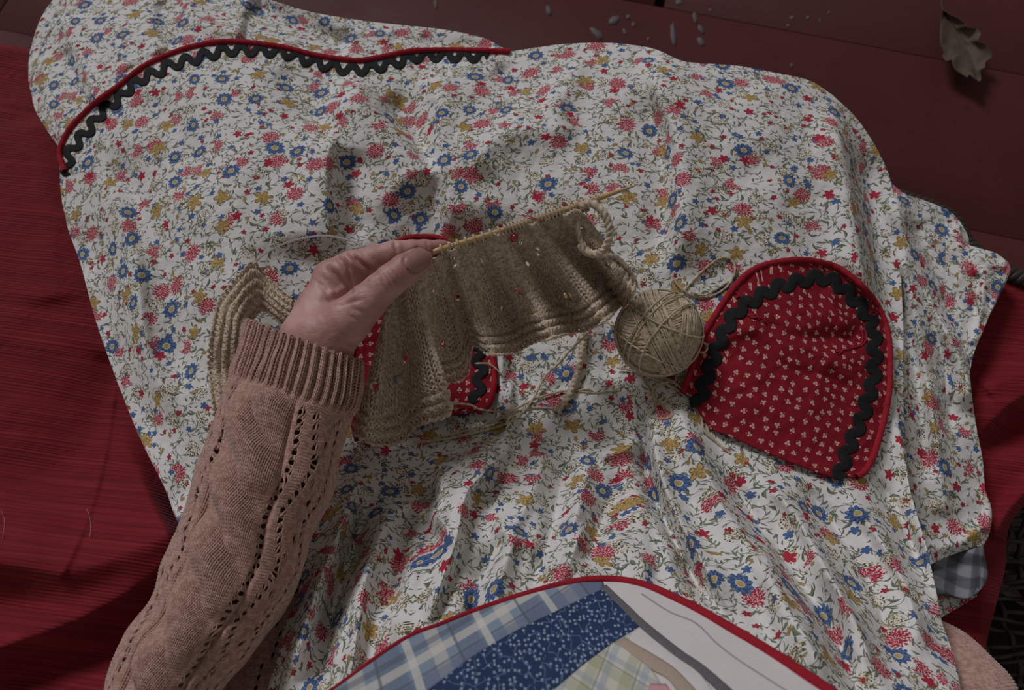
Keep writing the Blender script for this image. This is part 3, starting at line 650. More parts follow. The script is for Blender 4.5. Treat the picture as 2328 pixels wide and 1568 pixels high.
hem_rick = [(153, 398), (156, 354), (178, 319), (204, 290), (233, 252), (271, 223), (306, 187), (351, 166), (389, 147), (437, 134), (478, 122), (526, 113), (590, 114), (640, 118), (675, 128), (720, 142), (768, 154), (810, 158), (855, 151), (901, 141), (940, 129), (991, 125), (1051, 127), (1110, 125)]
rickrack('hem_rickrack', hem_rick, H, apron, 9, 43, 8.5)

# ------------------------------------------------------------------ pockets
def pocket(outline_l, outline_r, bottom, rick, zf, n=150, m=190, hide=None):
    # loft from the left outline to the right outline (both run bottom -> apex)
    L = resample(outline_l, n); R_ = resample(outline_r, n)
    u = np.linspace(0, 1, m)[None, :, None]
    Sx = (1 - u) * L[:, None] + u * R_[:, None]
    bt = resample(bottom, m); wgt = np.clip(1 - np.linspace(0, 1, n) * 1.6, 0, 1)[:, None, None]
    Sx = Sx + wgt**2 * (bt[None] - ((1 - u) * L[:1, None] + u * R_[:1, None]))
    W = P(Sx[..., 0], Sx[..., 1], zf(Sx[..., 0], Sx[..., 1]))
    o = mesh_obj('pocket', W.reshape(-1, 3), grid_faces(n, m), M_pocket, None, arc_uv(W))
    md = o.modifiers.new('thickness', 'SOLIDIFY'); md.thickness = .001; md.offset = 0
    put(o, apron); return o
def Hp(px, py):
    z = base_h(px, py) + .15 * sum(fold(px, py, *f) for f in FOLDS) + .0075
    for pts, amp, wl, wr in [([(1600, 800), (1720, 745), (1850, 790), (1970, 900)], .006, 20, 60), ([(1690, 715), (1790, 760), (1900, 770), (1985, 745)], -.007, 22, 18), ([(1885, 650), (1895, 700), (1930, 760)], .006, 16, 18), ([(1750, 830), (1850, 850), (1950, 890)], -.004, 20, 20),
                             ([(1610, 880), (1700, 900), (1800, 960), (1930, 990)], .003, 40, 30), ([(1690, 720), (1760, 790), (1800, 870)], .004, 20, 24), ([(1900, 790), (1860, 870), (1840, 960)], .003, 30, 30), ([(1780, 620), (1830, 700), (1900, 740)], .003, 20, 20)]:
        z = z + fold(px, py, pts, amp, wl, wr, taper=.2)
    return np.maximum(z + vnoise(px / 55, py / 45, 51, 3) * .005 + vnoise(px / 20, py / 18, 57, 2) * .0012, H(px, py) + .0022)
OL = [(1570, 906), (1560, 880), (1572, 838), (1598, 765), (1629, 711), (1660, 665), (1698, 623), (1740, 602), (1793, 592), (1824, 591)]
OR = [(1940, 1086), (1966, 1071), (1985, 1036), (2000, 987), (2012, 941), (2021, 883), (2023, 818), (2019, 765), (2008, 723), (1985, 681), (1950, 641), (1904, 608), (1855, 594), (1824, 591)]
PB = [(1570, 906), (1598, 952), (1617, 975), (1660, 992), (1721, 1019), (1790, 1048), (1851, 1071), (1900, 1086), (1940, 1086)]
pk = pocket(OL, OR, PB, None, Hp); pk['label'] = 'right red pocket with small cream trefoil flowers'
def childof(o, par):           # sub-part: par sits in world coordinates already
    w_ = o.matrix_world.copy(); o.parent = par; o.matrix_parent_inverse = (Matrix.Translation(Vector(apron.location)) @ Matrix.Translation(-Vector(apron.location))).inverted(); return o
def sub(o, par):
    o.parent = par; o.matrix_parent_inverse = Matrix.Identity(4); return o
outl = [(1552, 893)] + OL[2:] + OR[::-1][1:-1] + [(1946, 1084)]
o = piping('pocket_piping', outl, Hp, 7.5, M_piping, apron, 360, .2); o.matrix_parent_inverse = Matrix.Identity(4); sub(o, pk)
rk = [(1584, 924), (1598, 883), (1617, 826), (1637, 776), (1663, 725), (1690, 697), (1728, 673), (1770, 652), (1816, 639), (1862, 631), (1901, 642), (1935, 673), (1966, 707), (1985, 750), (1989, 807), (1985, 864), (1973, 906), (1962, 945), (1944, 985), (1927, 1025), (1914, 1063), (1912, 1086)]
sub(rickrack('pocket_rickrack', rk, Hp, apron, 8, 42, 13), pk)
for pts in ([(1700, 712), (1715, 720), (1730, 722), (1742, 732)], [(1702, 716), (1718, 716), (1728, 728), (1738, 728)], [(1698, 714), (1710, 722), (1722, 720)],
            [(1963, 742), (1970, 765), (1962, 782), (1940, 790), (1918, 796), (1905, 806)], [(1957, 745), (1962, 768), (1955, 783), (1930, 790)], [(1950, 788), (1930, 793), (1900, 800)], [(1985, 700), (1978, 712), (1988, 716), (2002, 702)], [(1672, 664), (1680, 672), (1672, 678)]):
    q = resample(pts, 30); z = Hp(q[:, 0], q[:, 1]); v, f = tubes(P(q[:, 0], q[:, 1], z + .0018), (0, 0, 1), .0008, 6, twist=.6, lobe=.25)
    sub(put(mesh_obj('darning_thread', v, f, M_darn), apron), pk)
def Hq(px, py): return H(px, py, False) + .009 + vnoise(px / 40, py / 40, 61, 2) * .003
OL2 = [(812, 1000), (796, 920), (800, 800), (826, 680), (870, 580), (915, 545), (965, 538)]
OR2 = [(1085, 936), (1112, 918), (1124, 860), (1115, 780), (1088, 660), (1050, 582), (1010, 546), (965, 538)]
pk2 = pocket(OL2, OR2, [(812, 1000), (900, 978), (1000, 950), (1085, 936)], None, Hq, 90, 110); pk2['label'] = 'left red pocket mostly hidden under the knitting'
sub(piping('pocket_piping', OL2[:-1] + OR2[::-1], Hq, 7, M_piping, apron, 200, .2), pk2)
sub(rickrack('pocket_rickrack', [(925, 584), (950, 572), (1010, 600), (1060, 690), (1085, 790), (1092, 850), (1080, 915)], Hq, apron, 8, 43, 11), pk2)

# ------------------------------------------------------------------ patchwork bib (leans up towards the chest, close to the camera)
def Hb(px, py):
    d = np.clip(py - 1320, 0, None)
    z = .735 + d * .00040 + np.clip(px - 1390, 0, None) * .00008
    return z + vnoise(px / 90, py / 90, 71, 2) * .004 + .002 * np.sin((px + py) / 45)
bibp = [(700, 1610), (756, 1568), (912, 1457), (1000, 1420), (1091, 1384), (1203, 1348), (1303, 1323), (1370, 1317), (1426, 1322), (1482, 1337), (1566, 1376), (1650, 1423), (1761, 1490), (1879, 1568), (1960, 1630)]
bibL = bibp[:8]; bibR = bibp[7:]
bib = bpy.data.objects.new('bib', None); C.objects.link(bib); put(bib, apron)
def loft(name, a, b, mat, lift=0., nu=60, nv=14, label=None, puff=.0008, rot=0.0):
    a, b = resample(a, nu), resample(b, nu); u = np.linspace(0, 1, nv)[None, :, None]
    Sx = (1 - u) * a[:, None] + u * b[:, None]
    z = Hb(Sx[..., 0], Sx[..., 1]) + lift + puff * np.sin(np.linspace(0, math.pi, nv))[None]
    W = P(Sx[..., 0], Sx[..., 1], z); uvw = W.reshape(-1, 3)[:, :2] / .9
    c, s_ = math.cos(rot), math.sin(rot); uvw = np.stack([uvw[:, 0] * c - uvw[:, 1] * s_, uvw[:, 0] * s_ + uvw[:, 1] * c], -1)
    o = mesh_obj(name, W.reshape(-1, 3), grid_faces(nu, nv), mat, None, uvw)
    md = o.modifiers.new('thickness', 'SOLIDIFY'); md.thickness = .001; md.offset = 0
    sub(o, bib)
    if label: o['label'] = label
    return o
bq = resample(bibp, 60); bq = np.concatenate([bq]); loft('bib_backing', [(x, y + 6) for x, y in bq], [(x, 1650) for x, y in bq], M_cream, -.0022, 120, 30)
navyT = [(1372, 1338), (1275, 1385), (1175, 1434), (1080, 1490), (1013, 1540), (900, 1625)]
loft('patch', bibL[::-1], navyT, M_bplaid, 0, 90, 26, 'blue and cream plaid flannel patch', rot=-.55)
loft('patch', navyT, [(1461, 1422), (1400, 1457), (1331, 1507), (1259, 1568), (1190, 1625)], M_navy, .0006, 80, 26, 'navy calico patch with pale sprigs')
rib_l = [(1366, 1336), (1416, 1386), (1455, 1425), (1532, 1488), (1588, 1528), (1665, 1600)]
rib_r = [(1378, 1330), (1432, 1380), (1470, 1416), (1548, 1478), (1606, 1518), (1700, 1600)]
loft('ribbon_strip', rib_l, rib_r, M_seam, .0018, 60, 6, 'grey ribbon strip', .0004)
loft('patch', [(1374, 1330)] + rib_r[1:], bibR[0:-1] + [(1950, 1620)], M_cream, .0002, 80, 26, 'cream flannel patch')
q = [(1458, 1352), (1520, 1392), (1580, 1418), (1626, 1462), (1670, 1497), (1720, 1530), (1780, 1568), (1830, 1600)]
loft('seam_line', q, [(x + 2, y - 2) for x, y in q], M_tape2, .0014, 50, 3, None, .0002)
q = [(1470, 1425), (1530, 1490), (1590, 1530), (1660, 1600)]
be = [(1398, 1462), (1420, 1475), (1480, 1520), (1520, 1545), (1560, 1600)]
be2 = [(1420, 1450), (1445, 1465), (1505, 1500), (1545, 1530), (1610, 1600)]
loft('patch', [(1455, 1425), (1532, 1488), (1588, 1528), (1640, 1600)], be2, M_cream, .0002, 40, 10, 'narrow cream patch between ribbon and tape')
loft('tape_strip', be, be2, M_beige, .0012, 40, 8, 'beige woven tape')
loft('patch', [(1461, 1424), (1400, 1459), (1331, 1509), (1259, 1570), (1200, 1625)], [(1405, 1462), (1425, 1480), (1480, 1522), (1510, 1570), (1530, 1620)], M_gplaid, .0001, 60, 24, 'green and cream plaid patch', rot=.6)
loft('patch', [(1478, 1555), (1470, 1610)], [(1515, 1556), (1550, 1610)], M_pinkp, .001, 10, 8, 'small pink patch')
q = resample(bibp, 300); rp = np.interp(q[:, 0], [700, 1000, 1300, 1450, 1650, 1900], [5.5, 6.5, 8.5, 10.5, 13.5, 16]); z = Hb(q[:, 0], q[:, 1]); r = rp / ppm(q[:, 0], q[:, 1], z)
v, f = tubes(P(q[:, 0], q[:, 1], z), (0, 0, 1), r, 12); sub(mesh_obj('bib_piping', v, f, M_piping), bib)

# ------------------------------------------------------------------ red ribbed chair cover
cover = empty('chair_cover', 'dark red ribbed cotton throw covering the seat on both sides of the lap', 'throw', tuple(P(100, 800, .49)))
def Hcl(px, py):
    z = .478 + 0 * px
    for pts, amp, wl, wr in [([(-200, 1250), (0, 1275), (150, 1295), (260, 1265), (420, 1190)], .050, 60, 150), ([(-200, 1560), (0, 1470), (190, 1400), (340, 1310), (460, 1200)], .044, 46, 70), ([(262, 880), (235, 1050), (190, 1200), (130, 1330)], .0035, 14, 7),
                             ([(-100, 1120), (60, 1090), (200, 1000), (280, 800)], -.014, 80, 90), ([(-200, 150), (0, 115), (90, 125), (180, 160)], .010, 60, 40), ([(60, 260), (110, 480), (130, 700)], .008, 60, 70), ([(-100, 1800), (100, 1640), (300, 1540), (420, 1420)], .03, 50, 60)]:
        z = z + fold(px, py, pts, amp, wl, wr, taper=.08)
    return z + vnoise(px / 130, py / 130, 81, 3) * .010 + .012 * np.clip((400 - px) / 400, 0, 1)
Sl = coons([(-260, 62), (0, 99), (85, 113), (340, 150)], [(-260, 1850), (850, 1850)], [(-260, 62), (-260, 1850)], [(340, 150), (520, 700), (660, 1200), (850, 1850)], 200, 320)
sheet('left_cover', Sl, Hcl, M_rib, cover, [('T', long_fall), ('L', [(.02, .03), (.08, .05), (.2, .06)])])
def Hcr(px, py):
    z = .485 - .00035 * np.clip(px - 2230, 0, None) * np.clip((py - 1050) / 200, 0, 1)
    for pts, amp, wl, wr in [([(2180, 1040), (2250, 960), (2320, 900), (2420, 860)], .020, 22, 70), ([(2250, 1230), (2310, 1140), (2400, 1060)], .020, 30, 26), ([(2200, 1010), (2300, 990), (2400, 1000)], -.014, 50, 40), ([(2240, 900), (2290, 860), (2380, 850)], .008, 24, 30)]:
        z = z + fold(px, py, pts, amp, wl, wr, taper=.12)
    return z + vnoise(px / 90, py / 90, 91, 3) * .006
Sr_ = coons([(2120, 560), (2270, 612), (2330, 628), (2450, 650)], [(2050, 1720), (2225, 1720)], [(2120, 560), (2060, 1000), (2050, 1720)], [(2450, 650), (2450, 980), (2400, 1080), (2310, 1170), (2288, 1230), (2284, 1300), (2262, 1380), (2245, 1450), (2238, 1560), (2225, 1720)], 90, 260)
sheet('right_cover', Sr_, Hcr, M_rib, cover, [('R', [(.004, .002), (.012, .003), (.03, .004), (.06, .005), (.12, .006)]), ('T', long_fall[:5])])

# ------------------------------------------------------------------ wicker chair: braided rim and woven side at the right
chair = empty('wicker_chair', 'dark brown woven wicker chair showing at the lower right behind the red cover', 'chair', tuple(P(2300, 1350, .2)))
def strand_obj(name, pts3, r, mat, parent, n=80, sides=7, twist=0, lobe=0, nl=3, ref=(0, 0, 1)):
    q = resample(pts3, n); v, f = tubes(q, ref, r, sides, twist, lobe, 1, nl); return put(mesh_obj(name, v, f, mat), parent)
rim = P([1960, 2040, 2105, 2165, 2205, 2290, 2400, 2500], [418, 446, 468, 500, 562, 620, 660, 710], [.488] * 8)
for k in range(3):
    q = resample(rim, 260); ph = np.arange(260) * .34 + k * 2.094; t = nrm(np.gradient(q, axis=0)); nn = nrm(np.cross(t, [0, 0, 1.]))
    q = q + nn * (np.cos(ph) * .0058)[:, None] + np.array([0, 0, 1]) * (np.sin(ph) * .0045)[:, None]
    v, f = tubes(q, (0, 0, 1), .0048, 7); put(mesh_obj('rim_strand', v, f, M_wicker), chair)
org = P(2232, 1120, .33); ex = np.array([.21, .0, -.02]); ey = P(2262, 1720, .33) - org
def wp(a, b, h=0): return org + ex * a + ey * b + np.array([0, 0, 1]) * h
for i in range(9):             # stakes
    b = np.linspace(0, 1, 160); a = i / 8 + .05 * np.sin(b * 9 + i); h = .004 * np.sin(b * 62 + i * math.pi)
    put(mesh_obj('stake', *tubes(np.stack([wp(x, y, z) for x, y, z in zip(a, b, h)]), (0, 0, 1), .0034, 6), M_wicker), chair)
for i in range(30):
    a = np.linspace(-.03, 1.03, 90); b = i / 29 + .02 * np.sin(a * 5 + i * .8) + .03 * (a - .5) * math.sin(i * 1.7); h = -.004 * np.sin(a * 8 * math.pi + (i % 2) * math.pi)
    put(mesh_obj('weaver', *tubes(np.stack([wp(x, y, z) for x, y, z in zip(a, b, h)]), (0, 0, 1), .0028, 6), M_wicker), chair)
for (x0, y0, x1, y1) in ((2284, 1165, 2350, 1175), (2280, 1232, 2350, 1262), (2296, 1318, 2350, 1350)):
    a, b = P(x0, y0, .26), P(x1, y1, .26); t = nrm((b - a)[:2]); n_ = np.array([-t[1], t[0]]); l = float(np.linalg.norm((b - a)[:2]))
    o = rbox('slat', a, t, n_, 0, l + .1, -.016, .016, .245, .26, M_slat, None); put(o, chair)
put(mesh_obj('apron_board', [wp(-.1, -.05, -.13), wp(1.5, -.05, -.13), wp(1.5, 1.1, -.13), wp(-.1, 1.1, -.13), wp(-.1, -.05, -.15), wp(1.5, -.05, -.15), wp(1.5, 1.1, -.15), wp(-.1, 1.1, -.15)], [(0, 3, 2, 1), (4, 5, 6, 7), (0, 1, 5, 4), (1, 2, 6, 5), (2, 3, 7, 6), (3, 0, 4, 7)], plain('dark_chair_board', (.018, .016, .014), (.03, .026, .022)), None, smooth=False), chair)

# ------------------------------------------------------------------ knitted cloth: real interlocking loops on a surface
def knit(surf, c0, c1, rows, spc=12, sides=5, rad=.30, a_=.20, h_=.82, d_=.26, warp=None, disp=None, garter=None, twist=.55, lobe=.18, unit=None, nl=3):
    n = int((c1 - c0) * spc) + 1; th = np.linspace(c0, c1, n)[None]; j = np.arange(rows)[:, None] + 0. * th
    A2 = 2 * math.pi * th; u = th + a_ * np.sin(2 * A2) + 0 * j; sgn = -1
    if garter is not None: sgn = -garter(th + 0 * j, j)
    v = j + h_ * -np.cos(A2); hgt = d_ * np.cos(2 * A2) * sgn
    if warp is not None: u, v = warp(u, v)
    S0 = surf(u, v); e = .05; Su = (surf(u + e, v) - S0) / e; Sv = (surf(u, v + e) - S0) / e
    N = nrm(np.cross(Su, -Sv)); N = np.where(N[..., 2:3] < -.0, N, N)
    lu = np.linalg.norm(Su, axis=-1) if unit is None else unit
    if disp is not None: S0 = S0 + N * disp(u, v)[..., None]
    lu = np.clip(lu, .0005, .02); p = S0 + N * (hgt * lu)[..., None]
    return tubes(p, N, rad * lu, sides, twist, lobe, 1.0, nl)

def curve_fn(pts, smooth=True):
    q = resample(pts, 400, smooth); t = np.linspace(0, 1, 400)
    m = (q[-1] - q[-2]) * 399; m0 = (q[1] - q[0]) * 399
    def f(x):
        xc = np.clip(x, 0, 1); r = np.stack([np.interp(xc, t, q[:, k]) for k in range(q.shape[1])], -1)
        return r + np.maximum(x - 1, 0)[..., None] * m + np.minimum(x, 0)[..., None] * m0
    return f
# --- sleeve
sL = curve_fn([(567, 733), (548, 790), (522, 860), (492, 940), (458, 1030), (432, 1130), (402, 1205), (368, 1290), (338, 1370), (292, 1432), (262, 1490), (232, 1575), (200, 1680)])
sR = curve_fn([(822, 826), (814, 905), (790, 980), (768, 1050), (748, 1130), (708, 1210), (688, 1285), (655, 1370), (598, 1450), (545, 1515), (500, 1575), (440, 1680)])
NC, NR = 62, 128
def szc(s): return .688 + .012 * s
def sleeve_surf(u, v):
    a = u / NC * math.pi; s = v / NR
    l, r = sL(s), sR(s); cs = np.cos(a)[..., None]
    q = l * (1 + cs) / 2 + r * (1 - cs) / 2
    # the rows bow over the arm; the cuff mouth opens towards the hand
    q = q + np.stack([0.10 * np.sin(a), -1.0 * np.sin(a)], -1) * (18 * (np.sin(a)**1))[..., None] * 0
    w_ = np.linalg.norm(r - l, axis=-1) / 2600 * .5
    return P(q[..., 0], q[..., 1], szc(s) - .010 + w_ * .88 * np.sin(a))
def rib(u, v):
    c = np.clip((17 - v) / 3, 0, 1); return c
cab_c = 26.0
def cable(u, v):
    w_ = (u - np.interp(v, [0, 20, 60, 128], [21, 22, 26, 28])) / 10.5; ph = (v - 14) / 19 * math.pi; on = np.clip((v - 15) / 5, 0, 1)
    s1 = .42 * np.sin(ph); g1 = np.exp(-(np.abs(w_ - s1) / .52)**2.6) * (.55 + .45 * np.cos(ph)); g2 = np.exp(-(np.abs(w_ + s1) / .52)**2.6) * (.55 - .45 * np.cos(ph))
    edge = np.exp(-((np.abs(w_) - 1.05) / .09)**2)
    return on * (np.maximum(g1, g2) * .0150 - edge * .0035)
holes = []
for k in range(60):
    v = 20 + k * 3.0
    if v > NR - 2: break
    tri = abs((v / 17) % 2 - 1)
    for base, amp, dr in ((42.5, 5.5, 1), (47.5, 5.5, -1), (10.5, 4.0, 1), (6.5, 4, -1), (36.5, 2.5, 1), (52.5, 4.0, 1)):
        if dr < 0 and k % 2: continue
        holes.append((base + dr * (tri - .5) * amp, v + (1.5 if dr < 0 else 0)))
holes = np.array(holes)
def swarp(u, v):
    uu, vv = u.copy(), v.copy()
    for hx, hy in holes:
        i0 = max(int(hy) - 4, 0); i1 = min(int(hy) + 6, u.shape[0]); 
        a, b = uu[i0:i1], vv[i0:i1]; dx = a - hx; dy = (b - hy) ; r = np.hypot(dx, dy) + 1e-4; R0 = 1.12
        pu = np.where(r < 3.0, R0 * (1 - r / 3.0), 0)
        uu[i0:i1] = a + dx / r * pu; vv[i0:i1] = b + dy / r * pu
    ribm = rib(uu, vv)
    return uu, vv
def sdisp(u, v):
    rb = np.sin(u * 2 * math.pi / 3.1); c = rib(u, v)
    soft = .0022 * vnoise(u / 9, v / 9, 101, 2) * 2
    return c * (.0026 * rb) + (1 - c) * cable(u, v) + soft - .0008
person = empty('person', 'person in a dusty pink cable-knit cardigan, left hand pinching the knitting', 'person', tuple(P(640, 1100, .62)))
vv_, ff_ = knit(sleeve_surf, -6, NC + 6, NR, spc=9, sides=5, rad=.33, warp=swarp, disp=sdisp, twist=.9, lobe=.15)
sl = put(mesh_obj('sleeve', vv_, ff_, M_sweater), person); sl['label'] = 'cable-knit sleeve with eyelets and ribbed cuff'; sl['kind'] = 'stuff'
# underside of the sleeve (plain side away from the eye)
aa = np.linspace(math.pi * .97, 2.03 * math.pi, 40)[None] * NC / math.pi; vr = np.linspace(-.5, NR, 120)[:, None]
Wd = sleeve_surf(aa + 0 * vr, vr + 0 * aa); put(mesh_obj('sleeve_underside', Wd.reshape(-1, 3), grid_faces(120, 40), M_sweater), person)
# --- cardigan body at the left of the apron and the other arm at the lower right
bL = curve_fn([(640, 1160), (600, 1290), (520, 1430), (440, 1570), (380, 1700)]); bR = curve_fn([(772, 1150), (745, 1260), (700, 1400), (672, 1520), (660, 1700)])
def body_surf(u, v):
    a = u / 34; s = v / 66; l, r = bL(s), bR(s); q = l * (1 - a)[..., None] + r * a[..., None]
    return P(q[..., 0], q[..., 1], .565 + .075 * s + .012 * np.sin(a * math.pi))
bh = [(9 + 2.5 * (i % 2), 6 + 3 * i) for i in range(20)] + [(21 + 3 * ((i // 3) % 2), 8 + 3 * i) for i in range(19)]
def bwarp(u, v):
    uu, vv = u.copy(), v.copy()
    for hx, hy in bh:
        dx = uu - hx; dy = vv - hy; r = np.hypot(dx, dy) + 1e-4; pu = np.where(r < 2.4, .8 * (1 - r / 2.4), 0); uu = uu + dx / r * pu; vv = vv + dy / r * pu
    return uu, vv
put(mesh_obj('cardigan_body', *knit(body_surf, 0, 34, 66, spc=8, sides=5, rad=.33, warp=bwarp), M_sweater), person)['kind'] = 'stuff'
rL = curve_fn([(2100, 1395), (2080, 1450), (2100, 1560), (2130, 1720)]); rR = curve_fn([(2112, 1398), (2188, 1436), (2252, 1494), (2310, 1566), (2350, 1720)])
def arm_surf(u, v):
    a = u / 34 * math.pi; s = v / 50; l, r = rL(s), rR(s); cs = np.cos(a)[..., None]; q = l * (1 + cs) / 2 + r * (1 - cs) / 2
    w_ = np.linalg.norm(r - l, axis=-1) / 3000 * .5
    return P(q[..., 0], q[..., 1], .575 + .09 * s + w_ * .8 * np.sin(a))
v_, f_ = knit(arm_surf, -2, 37, 50, spc=8, sides=5, rad=.34); put(mesh_obj('right_sleeve', v_, f_, M_sweater), person)['kind'] = 'stuff'
def backing(name, surf, u0, u1, v0, v1, mat, off):
    uu, vv = np.meshgrid(np.linspace(u0, u1, 30), np.linspace(v0, v1, 40)); W = surf(uu, vv); W[..., 2] -= off
    return put(mesh_obj(name, W.reshape(-1, 3), grid_faces(40, 30)[:, ::-1], mat), person)
backing('eyelet_shade_backing', body_surf, 0, 34, 0, 66, M_charcoal, .006); backing('right_arm_lining', arm_surf, -2, 37, 0, 50, M_skin, .006)  # charcoal sheet behind the cardigan knit darkens its eyelets, standing in for shade
Sk = coons([(640, 1060), (860, 1010)], [(560, 1420), (740, 1420)], [(640, 1060), (560, 1420)], [(860, 1010), (740, 1420)], 40, 50)
sk = sheet('dark_sheet', Sk, lambda x, y: .535 + .006 * np.sin(x / 20 + y / 60) + .0 * y, M_charcoal, person)  # plain dark grey sheet filling the gap between sleeve and apron

# ------------------------------------------------------------------ hand and forearm: one continuous skin from a distance field
def Wp(x, y, z): return P(x, y, z)
def rad_(x, y, z, r): return r / float(ppm(x, y, z))
ZH = .712
chains = {   # each: list of (px, py, z, radius px); blend radius (m)
 'forearm': ([(500, 1330, .680, 66), (560, 1150, .682, 66), (640, 960, .682, 64), (690, 860, .684, 64), (714, 800, .690, 72)], .012),
 'palm': ([(714, 800, .688, 72), (720, 770, .690, 76), (738, 705, .690, 64), (754, 642, .696, 43)], .014),
 'palm_low': ([(720, 780, .672, 70), (748, 700, .662, 60), (775, 655, .655, 40)], .016),
 'index': ([(754, 630, .700, 41), (800, 606, .704, 36), (850, 590, .708, 32), (893, 577, .710, 29.5), (935, 570, .708, 25), (965, 566, .706, 21.5), (1000, 560, .703, 15), (1020, 557, .700, 9)], .006),
 'thumb': ([(744, 772, .700, 62), (790, 730, .712, 54), (832, 690, .722, 44), (862, 660, .727, 38.5), (890, 636, .730, 37), (920, 613, .731, 35.5), (946, 597, .730, 33)], .010),
 'middle': ([(770, 650, .676, 36), (860, 610, .680, 29), (905, 606, .676, 26), (930, 628, .672, 22), (925, 655, .670, 18)], .004),
 'ring': ([(775, 675, .654, 33), (850, 640, .654, 27), (895, 645, .650, 24), (905, 672, .648, 20), (890, 690, .648, 16)], .004),
 'little': ([(770, 700, .636, 28), (830, 675, .636, 23), (862, 685, .634, 20), (862, 706, .634, 16)], .004),
}
allp = []
for ch, (pts, k) in chains.items():
    for p in pts: allp.append((P(p[0], p[1], p[2]), rad_(*p)))
lo = np.min([p - r for p, r in allp], 0) - .006; hi = np.max([p + r for p, r in allp], 0) + .006
vs = .00115; nx, ny, nz = np.ceil((hi - lo) / vs).astype(int) + 1
gx = (lo[0] + vs * np.arange(nx))[:, None, None].astype(np.float32); gy = (lo[1] + vs * np.arange(ny))[None, :, None].astype(np.float32); gz = (lo[2] + vs * np.arange(nz))[None, None].astype(np.float32)
phi = np.full((nx, ny, nz), .05, np.float32)
def smin(a, b, k):
    h = np.clip(.5 + .5 * (b - a) / k, 0, 1); return b * (1 - h) + a * h - k * h * (1 - h)
def seg(a, ra, b, rb, k):
    pad = max(ra, rb) + k + .012; s = []
    for ax, n in ((0, nx), (1, ny), (2, nz)):
        l = int(max(0, (min(a[ax], b[ax]) - pad - lo[ax]) / vs)); h = int(min(n, (max(a[ax], b[ax]) + pad - lo[ax]) / vs + 2)); s.append(slice(l, h))
    X, Y, Z = gx[s[0]], gy[:, s[1]], gz[:, :, s[2]]
    d = b - a; l2 = float((d**2).sum()) + 1e-12
    t = np.clip(((X - a[0]) * d[0] + (Y - a[1]) * d[1] + (Z - a[2]) * d[2]) / l2, 0, 1)
    D = np.sqrt((X - a[0] - t * d[0])**2 + (Y - a[1] - t * d[1])**2 + (Z - a[2] - t * d[2])**2) - (ra + (rb - ra) * t)
    return tuple(s), D
for ch, (pts, k) in chains.items():
    loc_ = np.full((nx, ny, nz), .05, np.float32)
    q = [(P(p[0], p[1], p[2]), rad_(*p)) for p in pts]
    for (a, ra), (b, rb) in zip(q[:-1], q[1:]):
        s, D = seg(a, ra, b, rb, k); loc_[s] = smin(loc_[s], D, .0022)
    phi = smin(phi, loc_, k) if ch not in ('forearm',) else np.minimum(phi, loc_)
# flatten the thumb tip a little (nail side) and web between thumb and index
s, D = seg(P(800, 670, .690), rad_(800, 670, .69, 30), P(775, 690, .686), rad_(775, 690, .686, 40), .012); phi[s] = smin(phi[s], D, .012)
s, D = seg(P(968, 588, .729), rad_(968, 588, .729, 15), P(960, 590, .727), rad_(960, 590, .727, 17), .012); phi[s] = smin(phi[s], D, .006)
def surface_nets(phi, lo, vs):
    ins = phi < 0; n0, n1, n2 = phi.shape
    c = np.zeros((n0 - 1, n1 - 1, n2 - 1), np.int8)
    corners = [(i, j, k) for i in (0, 1) for j in (0, 1) for k in (0, 1)]
    sl_ = lambda i, j, k: (slice(i, n0 - 1 + i), slice(j, n1 - 1 + j), slice(k, n2 - 1 + k))
    for cc in corners: c += ins[sl_(*cc)]
    act = (c > 0) & (c < 8); I = np.argwhere(act); idx = -np.ones(c.shape, np.int32); idx[act] = np.arange(len(I))
    acc = np.zeros((len(I), 3)); cnt = np.zeros(len(I))
    val = {cc: phi[I[:, 0] + cc[0], I[:, 1] + cc[1], I[:, 2] + cc[2]] for cc in corners}
    for a in corners:
        for ax in range(3):
            if a[ax] == 0:
                b = list(a); b[ax] = 1; b = tuple(b); va, vb = val[a], val[b]; m = (va < 0) != (vb < 0)
                t = np.where(m, va / np.where(m, va - vb, 1), 0); p = np.array(a, float)[None] + 0 * acc; p[:, ax] += t
                acc += p * m[:, None]; cnt += m
    V = lo + (I + acc / cnt[:, None]) * vs; Fs = []
    for ax in range(3):
        o1, o2 = [(1, 2), (2, 0), (0, 1)][ax]
        sh = [slice(1, -1)] * 3; sh[ax] = slice(0, -1); a = ins[tuple(sh)]; sh2 = list(sh); sh2[ax] = slice(1, None); b = ins[tuple(sh2)]
        for flip in (0, 1):
            m = (a & ~b) if flip == 0 else (~a & b); E = np.argwhere(m)
            for q in range(3):
                if q != ax: E[:, q] += 1
            e1 = np.zeros(3, int); e1[o1] = 1; e2 = np.zeros(3, int); e2[o2] = 1
            g = lambda P_: idx[P_[:, 0], P_[:, 1], P_[:, 2]]
            quad = np.stack([g(E - e1 - e2), g(E - e2), g(E), g(E - e1)], 1)
            Fs.append(quad if flip == 0 else quad[:, ::-1])
    Fq = np.concatenate(Fs); return V, Fq[(Fq >= 0).all(1)]
V, Fq = surface_nets(phi, lo, vs); del phi
